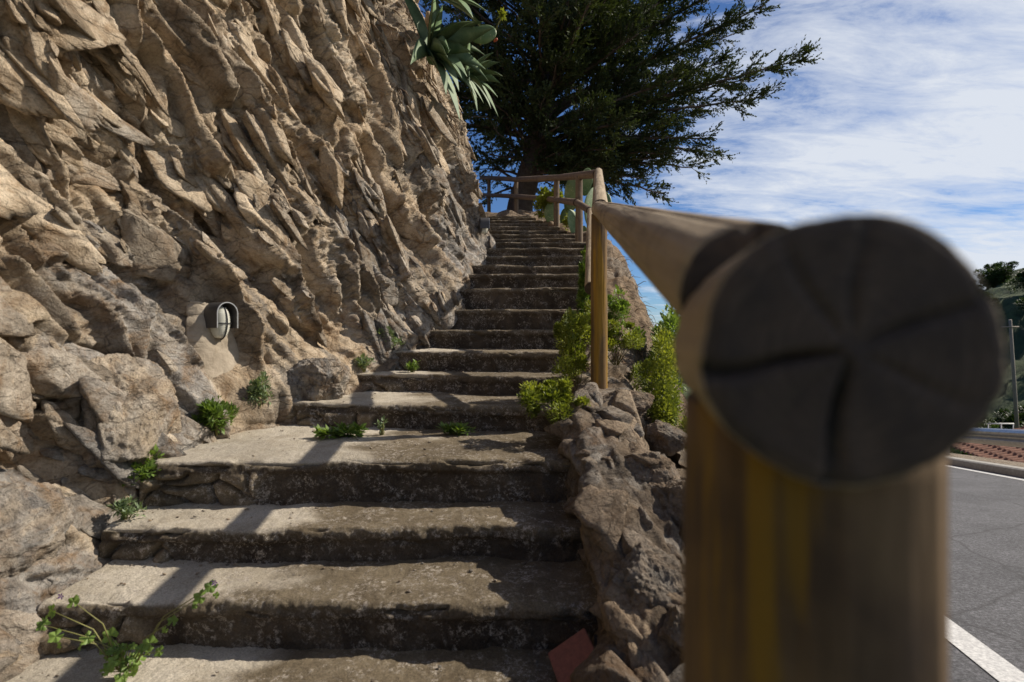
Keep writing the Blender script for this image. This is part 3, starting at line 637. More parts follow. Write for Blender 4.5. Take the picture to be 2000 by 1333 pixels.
# hillside behind the upper steps
def hillside():
    xs = np.linspace(-14, 4, 150); ys = np.linspace(11.2, 34, 170); Xg, Yg = np.meshgrid(xs, ys)
    z = 2.95+.12*(Yg-12)+sstep(-Xg, 2.5, 6)*2.0; e = xr(Yg)+.6
    z = z-sstep(Xg-e, 0, 3.2)*4.5-sstep(12.4-Yg, 0, 1.2)*1.2*sstep(Xg, -1.5, -.5)+fbm(Xg*1.2, Yg*1.2, Xg*0, 5)*.22
    P = np.stack([Xg, Yg, z], 2)
    C = np.full((P.shape[0]*P.shape[1], 3), .5)
    o = meshobj('hillside', P.reshape(-1, 3), grid_faces(*Xg.shape), M_BANK, None, True, {'rock': C}); tag(o, kind='structure')
hillside()

# ------------------------------------------------------------------ logs of the railing
def log(name, p0, p1, r0, r1, m, parent, seed=0, cracks=(), res=.012, endm=True, bend=0.0, split=None, m0=None, m1=None):
    p0 = Vector(p0); p1 = Vector(p1); Lh = (p1-p0).length; nl = max(6, int(Lh/max(res*2.2, .03))); n = 96 if res < .01 else 40
    zz = np.linspace(0, Lh, nl); th = np.linspace(0, 2*math.pi, n+1)[:-1]
    T, ZZ = np.meshgrid(th, zz); r = r0+(r1-r0)*ZZ/Lh
    r = r*(1+fbm(np.cos(T)*1.2+seed, np.sin(T)*1.2, ZZ*1.5+seed, 3)*.07+fbm(np.cos(T)*5+seed, np.sin(T)*5, ZZ*1.2, 3)*.025)
    if split is not None:
        for sa, dep in split: r = r-dep*np.exp(-((np.angle(np.exp(1j*(T-sa-fbm(ZZ*2, ZZ*0, ZZ*0+seed, 2)*.15))))/.07)**2)
    x = r*np.cos(T)+bend*np.sin(math.pi*ZZ/Lh); y = r*np.sin(T)
    rows = [np.stack([x, y, ZZ], 2)]
    # end caps as polar rings with drying cracks
    def cap(zv, rr, sgn):
        out = []
        for f in np.concatenate([[.985], np.linspace(.93, 0.0, 14 if res < .01 else 4)]):
            d = np.zeros(n)
            for ca, dep in cracks: d = d+dep*np.exp(-(np.angle(np.exp(1j*(th-ca-.04*np.sin(f*7+ca))))*max(f, .05)/.030)**2)*min(1, f*3)
            ed = .004*(f > .95)
            out.append(np.stack([rr*np.cos(th)*f, rr*np.sin(th)*f, np.full(n, zv)+sgn*(-(d)-ed*0+.002*(1-f)+.003*(f < .97))], 1))
        return out
    A = cap(0, r[0], -1)[::-1]; B = cap(Lh, r[-1], 1)
    ring = A+[rows[0][i] for i in range(nl)]+B
    qq = (p1-p0).to_track_quat('Z', 'Y').inverted()
    for mt, zc in ((m0, 0.0), (m1, Lh)):
        if mt:
            nn = qq @ mt[0]
            for k_ in range(len(ring)):
                w_ = np.clip(1-np.abs(ring[k_][:, 2]-zc)/.09, 0, 1); ring[k_] = ring[k_].copy()
                ring[k_][:, 2] += w_*(-(nn.x*ring[k_][:, 0]+nn.y*ring[k_][:, 1])/nn.z+mt[1])
    V = np.concatenate(ring); nr = len(ring)
    i = np.arange(nr-1)[:, None]*n; j = np.arange(n)[None, :]; F = np.stack([(i+j), (i+(j+1) % n), (i+n+(j+1) % n), (i+n+j)], 2).reshape(-1, 4)
    o = meshobj(name, V, F, m, parent, True)
    o.data.materials.append(M_END)
    na = len(A); mi = np.zeros(len(F), np.int32); fr = np.repeat(np.arange(nr-1), n); mi[(fr < na-1) | (fr >= na+nl)] = 1
    o.data.polygons.foreach_set('material_index', mi)
    q = (p1-p0).to_track_quat('Z', 'Y'); o.rotation_mode = 'QUATERNION'; o.rotation_quaternion = q
    o.location = p0-Vector(parent.location) if parent else p0
    return o
rail = tag(empty('wooden_railing', (.164, .285, -1.15)), 'weathered round log railing running from the blurred near post up the steps', 'railing')
log('post', (.1655, .290, -1.35), (.1655, .290, -.037), .0645, .063, M_NEAR, rail, 1, res=.009, split=[(R(170), .014), (R(262), .005)])
log('top_rail', (.1445, .222, -.0068), (.1685, .344, -.0055), .0595, .057, M_WPALE, rail, 2, [(R(-10), .014), (R(155), .006), (R(95), .003), (R(-82), .010), (R(60), .0025), (R(128), .0015), (R(205), .002), (R(-48), .0015)], res=.005)
log('top_rail', (.1615, .346, .0285), (.578, 3.40, .84), .0465, .050, M_WPALE, rail, 3, [(R(90), .01), (R(200), .008)], res=.009, split=[(R(80), .006)])
log('post', (.578, 3.40, -.5), (.578, 3.40, .80), .056, .052, M_WPOST, rail, 4, res=.009, split=[(R(-55), .010), (R(200), .003)])
log('top_rail', (.578, 3.36, .835), (1.19, 7.05, 2.25), .054, .052, M_WPALE, rail, 5, [(1, .004)])
log('mid_rail', (.545, 3.52, .32), (1.08, 7.05, 1.72), .046, .044, M_WPALE, rail, 6)
log('post', (1.17, 7.05, .9), (1.17, 7.05, 2.22), .055, .05, M_WRED, rail, 7)
def post_at(px, d, yb, yt, s): log('post', ((px-1000)/1000*d, d, (655-yb)/1000*d-.15), ((px-1000)/1000*d, d, (655-yt)/1000*d), .06, .055, M_WRED, rail, s)
def pp(px, py, d): return ((px-1000)/1000*d, d, (655-py)/1000*d)
post_at(1131, 8.0, 470, 345, 8); post_at(1087, 10, 446, 348, 9); post_at(1008, 13, 420, 350, 10); post_at(955, 16, 415, 350, 11)
log('top_rail', pp(1166, 340, 7.05), pp(1087, 348, 10), .06, .058, M_WRED, rail, 12)
log('top_rail', pp(1089, 348, 9.95), pp(1006, 351, 13.05), .062, .06, M_WRED, rail, 13)
log('top_rail', pp(1009, 351, 12.95), pp(940, 347, 17), .062, .06, M_WRED, rail, 14)
log('mid_rail', pp(1152, 412, 7.05), pp(1124, 394, 8.1), .05, .05, M_WRED, rail, 15)
log('mid_rail', pp(1126, 396, 7.95), pp(1087, 391, 10), .055, .055, M_WRED, rail, 16)
log('mid_rail', pp(1089, 391, 9.95), pp(1006, 384, 13), .058, .058, M_WRED, rail, 17)
log('mid_rail', pp(1009, 384, 12.95), pp(940, 381, 17), .058, .058, M_WRED, rail, 18)

# ------------------------------------------------------------------ wall lamps
def make_lamp():
    root = empty('wall_lamp'); 
    # local +Y is outwards
    w, hs, dp, th = .070, .085, .125, .005
    def arch(off, y, zz=0):
        pts = [(-w-off, y, -hs)]
        for k in range(17):
            a = math.pi-math.pi*k/16; pts.append(((w+off)*math.cos(a), y, .01+(w+off)*math.sin(a)*.95))
        pts.append((w+off, y, -hs)); return pts
    def sweep(rowsets, close=False):
        V = []; F = []; n = len(rowsets[0])
        for r_ in rowsets: V += r_
        for i in range(len(rowsets)-1):
            for k in range(n-1): F.append((i*n+k, i*n+k+1, (i+1)*n+k+1, (i+1)*n+k))
        return V, F
    mb = MB(); mb.add(*sweep([arch(0, .0), arch(0, dp), arch(th, dp), arch(th, 0)])); 
    hood = mb.build('hood', M_HOOD, root, False)
    mb = MB(); mb.add(*sweep([arch(-.0005, dp-.002), arch(-.0005, dp+.004), arch(th+.001, dp+.004), arch(th+.001, dp-.002)])); mb.build('rim', M_RIM, hood, False)
    # back plate
    mb = MB(); mb.tube([(0, -.01, -.045), (0, .018, -.045), (0, .022, -.045)], [.082, .082, .070], 28); bp = mb.build('back_plate', M_HOOD, root, False); bp.scale = (.86, 1, 1.12)
    # ribbed glass bowl (capsule bulging outwards)
    n1, n2 = 60, 32; u = np.linspace(-math.pi/2, math.pi/2, n1); v = np.linspace(0, 2*math.pi, n2+1)[:-1]
    Vv = []
    for a in u:
        rr = math.cos(a)**.7; zz = math.sin(a)*.098
        rib = 1+.05*math.sin(zz*620) if abs(a) < 1.15 else 1
        for b in v: Vv.append((.056*rr*rib*math.cos(b), .056+.062*rr*rib*math.sin(b), zz*1.08-.045))
    F = [(i*n2+j, i*n2+(j+1) % n2, (i+1)*n2+(j+1) % n2, (i+1)*n2+j) for i in range(n1-1) for j in range(n2)]
    meshobj('glass', Vv, F, M_GLASS, root, True)
    mb = MB(); mb.tube([(0, .056+.066*math.cos(a)+.002, math.sin(a)*.116-.045) for a in np.linspace(-1.45, 1.45, 24)], .0042, 6); mb.build('guard', M_DARK, root)
    mb = MB(); mb.tube([(.061*math.cos(a), .056+.068*math.sin(a), -.055) for a in np.linspace(-.3, math.pi+.3, 24)], .003, 6); mb.build('guard', M_DARK, root)
    return root
def copy_tree(o, parent=None):
    c = o.copy(); COL.objects.link(c)
    if parent: c.parent = parent
    for ch in o.children: copy_tree(ch, c)
    return c
lamp = make_lamp()
cp = cliff_at(LAMP_D, LAMP_Z)
print('cliff at lamp', cp); print('CLP', [cliff_px(*q) for q in ((800, 60), (800, 150), (850, 200), (780, 20), (900, 220))])
tag(lamp, 'grey hooded wall lamp with ribbed glass on the cement patch, the nearer lamp', 'wall lamp', 'hooded wall lamps on the rock face')
lamp.location = (float(cp[0])+.05, LAMP_D, .13); lamp.rotation_euler = (0, 0, R(-112))
l2 = copy_tree(lamp); cp2 = cliff_px(932, 437); l2.location = (float(cp2[0])+.08, float(cp2[1]), float(cp2[2])+.04); l2.rotation_euler = (0, 0, R(-78))
l2['label'] = 'small dark hooded lamp high on the rock face near the top of the steps'
# cement patch under the near lamp
def cement():
    ns, nt_ = 90, 150; V = []
    s = np.linspace(-1, 1, ns); t = np.linspace(0, 1, nt_); Sg, Tg = np.meshgrid(s, t)
    hw = .155+.02*np.sin(Tg*5)-.05*Tg**3+fbm(Tg*4, Sg*0+np.sign(Sg), Tg*0, 4, .6)*.05
    hw = np.where(Sg < 0, hw+.03*(1-Tg), hw)
    Zg = -.62+.80*Tg-.03*Sg+fbm(Sg*2, Tg*3, Sg*0, 3)*.03
    Yg = LAMP_D+.02+Sg*hw
    bx = float(cp[0])
    Xg = bx+.012-.17*(Zg-.06)+(-.36)*(Yg-LAMP_D)*-1*0+.035*(1-np.abs(Sg)**6*1.8)+fbm(Yg*5, Zg*3, Zg*0, 4)*.022
    nrm = R(-22)
    Xg = Xg+(Yg-LAMP_D)*.32
    P = np.stack([Xg, Yg, Zg], 2)
    o = meshobj('cement_patch', P.reshape(-1, 3), grid_faces(nt_, ns), M_CEM, None, True); sm = o.modifiers.new('s', 'SOLIDIFY'); sm.thickness = .07; sm.offset = 0
    tag(o, 'smooth tan cement patch plastered on the rock behind and under the nearer lamp', 'cement patch')
cement()

# ------------------------------------------------------------------ leaves
def leaf_arrays(C, Dr, Nn, ln, wd, tint, fold=.25, droop=0.0):
    """rhombic folded leaves: base C, direction Dr, up Nn"""
    n = len(C); Dr = Dr/np.linalg.norm(Dr, axis=1)[:, None]; S_ = np.cross(Dr, Nn); S_ /= np.maximum(np.linalg.norm(S_, axis=1)[:, None], 1e-6); Up = np.cross(S_, Dr)
    ln = ln[:, None]; wd = wd[:, None]
    b = C; mid = C+Dr*ln*.45; tip = C+Dr*ln-Up*ln*droop
    l = mid+S_*wd+Up*wd*fold; r = mid-S_*wd+Up*wd*fold
    V = np.stack([b, l, tip, r], 1).reshape(-1, 3); i = np.arange(n)[:, None]*4
    F = np.concatenate([np.concatenate([i, i+1, i+2], 1), np.concatenate([i, i+2, i+3], 1)])
    T = np.repeat(tint, 4)
    return V, F, np.stack([T, T, T], 1)
def rdir(n, g=rng): v = g.normal(size=(n, 3)); return v/np.linalg.norm(v, axis=1)[:, None]
def foliage(name, Cc, rad, n, ln, wd, m, parent, up=.6, seed=0, shape=None, clumps=14, flat=.3):
    g = np.random.default_rng(seed); Cc = np.array(Cc); rad = np.array(rad)
    ck = rdir(clumps, g)*g.uniform(.15, 1.0, (clumps, 1))*rad; idx = g.integers(0, clumps, n)
    cr = g.uniform(.14, .42, clumps); off = rdir(n, g)*g.uniform(.2, 1, (n, 1))**.6*rad*cr[idx][:, None]
    P = Cc+ck[idx]+off; 
    dr = off/np.maximum(np.linalg.norm(off, axis=1)[:, None], 1e-6)+np.array([0, 0, up])+rdir(n, g)*.55
    nn = rdir(n, g)*flat+np.array([0, 0, 1]); tint = np.clip(g.uniform(.1, .9, n)*.6+g.uniform(0, .5, clumps)[idx], 0, 1)
    V, F, T = leaf_arrays(P, dr, nn, g.uniform(.6, 1.2, n)*ln, g.uniform(.6, 1.2, n)*wd, tint)
    return meshobj(name, V, F, m, parent, False, {'tint': T}), ck
def bush(name, loc, rad, n, ln, wd, m, label, cat='plant', group=None, seed=0, up=.6, stems=8, flat=.3, clumps=14):
    root = tag(empty(name, loc), label, cat, group); g = random.Random(seed)
    o, ck = foliage('leaves', (0, 0, rad[2]*.9), rad, n, ln, wd, m, root, up, seed, flat=flat, clumps=clumps)
    mb = MB()
    for k in range(stems):
        c = ck[k % len(ck)]; e = (c[0], c[1], c[2]+rad[2]*.9)
        mb.tube([(c[0]*.1, c[1]*.1, -.03), (c[0]*.45+g.uniform(-.02, .02), c[1]*.45, e[2]*.5), e], [.004, .003, .0015], 5)
    mb.build('stems', M_STEM, root); return root
GS = 'lush yellow-green plants along the right edge of the steps'
bush('leafy_plant', (.25, 2.95, -.50), (.20, .18, .15), 4200, .024, .0078, M_LUSH, 'low bright green plant on the step edge, lowest one left of the wall', 'plant', GS, 1)
bush('leafy_plant', (.45, 3.58, -.38), (.19, .27, .33), 8500, .025, .008, M_LUSH, 'tall yellow-green plant crowding the left side of the second railing post', 'plant', GS, 2, clumps=22)
bush('leafy_plant', (.80, 3.95, -.20), (.20, .2, .17), 3800, .025, .008, M_LUSH, 'yellow-green plant just right of the second railing post', 'plant', GS, 3)
bush('leafy_plant', (.74, 5.2, .26), (.15, .2, .30), 2600, .045, .012, M_WEED, 'green leafy plant on the step edge halfway up, behind the post', 'plant', GS, 4)
bush('leafy_plant', (1.13, 3.75, -.86), (.24, .38, .42), 11000, .029, .009, M_LUSH, 'bright yellow-green plant spilling down the road side of the wall', 'plant', GS, 5, clumps=26)
bush('leafy_plant', (1.50, 4.9, -.55), (.3, .5, .42), 4500, .055, .016, M_WEED, 'darker green plant on the bank beyond the stone wall', 'plant', GS, 6, clumps=24)
bush('leafy_plant', (1.02, 5.1, .06), (.16, .3, .2), 1300, .045, .011, M_WEED, 'small green plant on the bank just right of the post', 'plant', GS, 16, clumps=14)
GW = 'small weeds growing on the steps and at the cliff foot'
bush('weed', (-1.74, 3.02, -.56), (.16, .13, .13), 2000, .040, .0095, M_WEED, 'feathery green weed below the lamp, the largest at the cliff foot', 'weed', GW, 7)
bush('weed', (-1.66, 3.36, -.50), (.08, .08, .14), 700, .034, .007, M_GREY, 'grey-green upright weed right of the feathery one below the lamp', 'weed', GW, 8)
bush('weed', (-1.14, 4.62, -.10), (.16, .1, .09), 900, .045, .010, M_GREY, 'grey-green weed at the cliff foot beside the seventh step', 'weed', GW, 9)
bush('weed', (-1.24, 4.3, -.28), (.09, .06, .05), 260, .04, .009, M_GREY, 'tiny grey-green weed where the sixth step meets the rock', 'weed', GW, 10)
bush('weed', (-.84, 4.32, -.31), (.05, .04, .045), 160, .04, .009, M_WEED, 'tiny green weed alone against a riser left of centre', 'weed', GW, 11)
bush('weed', (-1.02, 3.08, -.615), (.14, .07, .035), 420, .05, .014, M_WEED, 'spreading green weed on the wide step in the railing shadow', 'weed', GW, 12, up=.3)
bush('weed', (-.37, 3.14, -.612), (.11, .04, .03), 330, .045, .010, M_WEED, 'green tuft at the middle of the wide step against the riser', 'weed', GW, 13)
bush('weed', (-.80, 3.14, -.612), (.03, .02, .05), 60, .03, .007, M_GREY, 'thin little sprig on the wide step between two larger weeds', 'weed', GW, 14)
bush('weed', (-1.80, 2.48, -.72), (.08, .10, .08), 420, .035, .009, M_WEED, 'small green weed between the rock and the third step end', 'weed', GW, 15)
bush('weed', (-1.74, 2.30, -.82), (.07, .05, .05), 320, .03, .006, M_GREY, 'dry grey-green tuft on the second step by the rock', 'weed', GW, 17)
bush('leafy_plant', (.72, 10.6, 2.42), (.36, .4, .34), 1600, .10, .03, M_LUSH, 'bright green leafy plant below the upper railing left of the cactus', 'plant', GS, 18)
bush('leafy_plant', (1.1, 9.6, 2.0), (.2, .3, .16), 700, .07, .02, M_LUSH, 'low yellow plant at the foot of the cactus by the railing', 'plant', GS, 19)
# the wild geranium in the foreground
def geranium():
    root = tag(empty('wild_geranium', (-1.30, 1.72, -1.13)), 'wild geranium with long stems and lobed leaves on the lowest step', 'plant', None)
    g = np.random.default_rng(5); mb = MB(); V = []; F = []; T = []
    def lobed(c, nrm, r, tint):
        nrm = Vector(nrm).normalized(); a = nrm.orthogonal().normalized(); b = nrm.cross(a); o = len(V); c = Vector(c)
        n = 30; V.append(c); ph = g.uniform(0, 6)
        for k in range(n):
            th = 2*math.pi*k/n*.92+ph; rr = r*(.88+.13*math.cos(th*5)+.05*math.cos(th*15)); V.append(c+(a*math.cos(th)+b*math.sin(th))*rr+nrm*(.12*r*math.cos(th*5)+g.normal()*.02*r))
        for k in range(n-1): F.append((o, o+1+k, o+2+k))
        T.extend([tint]*(n+1))
    tips = [(-.22, -.06, .19), (-.13, -.05, .26), (-.10, -.03, .13), (-.17, -.07, .16), (.09, -.01, .10), (.16, 0, .17), (.24, .02, .24), (.27, .03, .27), (.13, -.02, .08), (-.05, .0, .12), (-.20, -.05, .23)]
    for t in tips:
        mb.tube([(t[0]*.08, 0, .0), (t[0]*.45, t[1]*.4, t[2]*.62+.01), t], [.0028, .0022, .0012], 5)
        lobed(t, (g.uniform(-.4, .6), -1+g.uniform(0, .5), g.uniform(.1, .9)), g.uniform(.017, .027), g.uniform(.4, 1))
        if g.random() < .6: lobed((t[0]+g.uniform(-.03, .03), t[1], t[2]-.03), (g.uniform(-.6, .6), -1, g.uniform(.1, .9)), g.uniform(.010, .016), g.uniform(.3, 1))
    for k in range(34):
        a = g.uniform(0, 6.28); r = g.uniform(0, .085); c = (r*math.cos(a), r*.6*math.sin(a)-.02, g.uniform(.015, .09))
        mb.tube([(0, 0, 0), (c[0]*.6, c[1]*.6, c[2]*.7), c], [.002, .0016, .001], 4)
        lobed(c, (g.uniform(-.7, .7), -.6+g.uniform(-.4, .4), g.uniform(.4, 1)), g.uniform(.011, .022), g.uniform(.2, 1))
    meshobj('leaves', [tuple(v) for v in V], F, M_WEED, root, False, {'tint': np.repeat(np.array(T)[:, None], 3, 1)})
    mb.build('stems', M_STEM, root)
    for t in ((-.16, -.06, .285), (.285, .03, .285)):
        m2 = MB()
        for k in range(5):
            a = 6.28*k/5; m2.add([t, (t[0]+.008*math.cos(a-.4), t[1]-.003, t[2]+.008*math.sin(a-.4)), (t[0]+.012*math.cos(a), t[1]-.005, t[2]+.012*math.sin(a)), (t[0]+.008*math.cos(a+.4), t[1]-.003, t[2]+.008*math.sin(a+.4))], [(0, 1, 2, 3)])
        m2.build('flower', M_FLOWER, root, False)
geranium()

# ------------------------------------------------------------------ agaves and prickly pears
def agave(loc, tilt, n, ln, wd, seed, label):
    root = tag(empty('agave', loc), label, 'agave', 'agaves hanging from the cliff top'); g = np.random.default_rng(seed)
    ax = Vector(tilt).normalized(); q = ax.to_track_quat('Z', 'Y')
    for k in range(n):
        az = k*2.4+g.uniform(-.2, .2); el = math.radians(12+62*(k/n)**.8)+g.uniform(-.1, .1); L_ = ln*g.uniform(.75, 1.1)*(1-.3*(k/n)); w = wd*g.uniform(.85, 1.1)
        d = Vector((math.cos(az)*math.cos(el), math.sin(az)*math.cos(el), math.sin(el))); d = q @ d; side = d.cross(Vector((0, 0, 1))).normalized() if abs(d.z) < .97 else Vector((1, 0, 0)); 
        V = []; F = []; p = Vector((0, 0, 0)); ns = 16; dd = d.copy(); sag = g.uniform(.02, .085)
        side = (dd.cross(ax)).normalized() if dd.cross(ax).length > .1 else side
        for s_ in range(ns+1):
            t = s_/ns; ww = w*(.55+1.0*t*(1-t)*2.2)*(1-t**3.2)+.0015; up = side.cross(dd).normalized(); th = .012*(1-t)+.002
            V += [p-side*ww+up*ww*.38, p+up*0-up*.0, p+side*ww+up*ww*.38, p-up*th*1.6]
            p = p+dd*L_/ns; dd = (dd+Vector((0, 0, -sag))).normalized()
        for s_ in range(ns):
            o = s_*4
            for a, b in ((0, 1), (1, 2), (2, 3), (3, 0)): F.append((o+a, o+b, o+4+b, o+4+a))
        F.append((ns*4, ns*4+1, ns*4+2, ns*4+3))
        meshobj('leaf', V, F, M_AGAVE, root, True)
agave((-1.02, 6.22, 3.42), (.75, -.55, .15), 22, 1.05, .10, 31, 'large agave with long blue-green leaves hanging off the rock edge, the lower one')
agave((-.92, 6.2, 4.1), (.5, -.5, .7), 20, .95, .095, 32, 'upper agave at the top of the picture above the cactus pads')
agave((-.60, 6.7, 3.40), (.9, -.4, .0), 12, .72, .06, 33, 'smaller agave at the right end of the rock edge')
def pad_mesh(a, b, t):
    V = []; F = []; n1, n2 = 10, 22
    for i in range(n1+1):
        ph = -math.pi/2+math.pi*i/n1
        for j in range(n2):
            th = 2*math.pi*j/n2; x = math.cos(th); z = math.sin(th); w = (1-.18*(z < 0)*(-z)); V.append((a*math.cos(ph)*x*w, t*math.sin(ph), b*(1+math.cos(ph)*z)))
    for i in range(n1):
        for j in range(n2): F.append((i*n2+j, i*n2+(j+1) % n2, (i+1)*n2+(j+1) % n2, (i+1)*n2+j))
    return V, F
def pear(loc, pads, label, group, fruits=()):
    root = tag(empty('prickly_pear', loc), label, 'cactus', group)
    for (p, rot, a, b) in pads:
        V, F = pad_mesh(a, b, .022); o = meshobj('pad', V, F, M_PAD, root, True); o.location = p; o.rotation_euler = tuple(map(R, rot))
    for p in fruits:
        mb = MB(); mb.tube([(0, 0, -.03), (0, 0, -.012), (0, 0, .016), (0, 0, .026)], [.008, .019, .017, .008], 10); o = mb.build('fruit', M_FRUIT, root); o.location = p; o.rotation_euler = (R(20), R(60), 0)
pear((-.86, 6.3, 3.50), [((0.0, 0, 0), (0, 62, 10), .11, .19), ((.34, 0, .17), (0, 88, -12), .12, .17), ((-.16, .1, -.12), (0, 15, 30), .12, .2)], 'prickly pear pads with one red fruit among the agaves', 'prickly pears', [(.66, -.02, .12)])
pg = random.Random(4); pads = []
for k, (px, py, h, w) in enumerate([(1118, 375, .52, .19), (1150, 400, .6, .24), (1178, 405, .45, .16), (1130, 440, .45, .2), (1108, 395, .34, .13), (1165, 440, .5, .22), (1085, 440, .33, .13), (1143, 355, .4, .17), (1105, 430, .36, .14), (1158, 470, .5, .2), (1072, 415, .32, .12), (1128, 470, .4, .16)]):
    dd = 9.4+pg.uniform(-.2, .5)+(px < 1115)*.9; x, y, z = pp(px, py, dd); h *= 1.35; pads.append(((x-1.2, y-9.4, z-2.0-h/2), (pg.uniform(-10, 10), pg.uniform(-22, 22), pg.uniform(-55, 55)), w*.95, h/2))
pear((1.2, 9.4, 2.0), pads, 'clump of tall prickly pear pads behind the corner of the upper railing', 'prickly pears')
def rosette():
    root = tag(empty('rosette_succulent', (-.13, 6.6, 4.13)), 'small bright yellow-green rosette on a thin stalk beside the agaves', 'succulent')
    g = np.random.default_rng(8); n = 42; dr = rdir(n, g); dr[:, 1] -= .5; V, F, T = leaf_arrays(np.zeros((n, 3)), dr, rdir(n, g), g.uniform(.06, .10, n), np.full(n, .018), g.uniform(.5, 1, n))
    meshobj('leaves', V, F, M_LUSH, root, False, {'tint': T}); mb = MB(); mb.tube([(0, 0, 0), (-.08, .1, -.13), (-.3, .3, -.22)], [.008, .009, .012], 6); mb.build('stalk', M_STEM, root)
rosette()
# dry roots and dead leaves hanging under the agaves
def dry_roots():
    mb = MB(); g = random.Random(3)
    for k in range(420):
        y = g.uniform(5.5, 7.4); z = g.uniform(2.8, 4.7); c = cliff_at(y, z); x = float(c[0]); p = Vector((x-.03, y, z)); pts = [p.copy()]
        dx = g.uniform(.0, .10); 
        for s_ in range(5): p = p+Vector((dx+g.uniform(-.03, .05), g.uniform(-.06, .03), -g.uniform(.03, .10))); dx *= .5; pts.append(p.copy())
        mb.tube(pts, [g.uniform(.003, .012)]*3+[.004, .003, .001], 4)
    o = mb.build('dry_roots', M_DRY); tag(o, 'tangle of dry roots and dead leaves hanging below the agaves on the rock', 'dry roots', kind='stuff')
dry_roots()
def bank_brush():
    mb = MB(); g = random.Random(9)
    for k in range(420):
        i = g.randrange(20, 150); j = g.randrange(5, int(BANKP.shape[1]*.55)); p = Vector(map(float, BANKP[i, j]))
        if p.y > 9: continue
        pts = [p.copy()]; d = Vector((g.uniform(-.1, .9), g.uniform(-.6, .6), g.uniform(-.5, .7)))
        for s_ in range(4): p = p+d*g.uniform(.03, .07); d += Vector((g.uniform(-.4, .4), g.uniform(-.4, .4), g.uniform(-.6, .1))); pts.append(p.copy())
        mb.tube(pts, [.005, .0045, .004, .003, .0015], 4)
    o = mb.build('dry_brush', M_DRY); tag(o, 'dry twigs and roots matted over the bank beside the middle steps', 'dry brush', kind='stuff')
bank_brush()

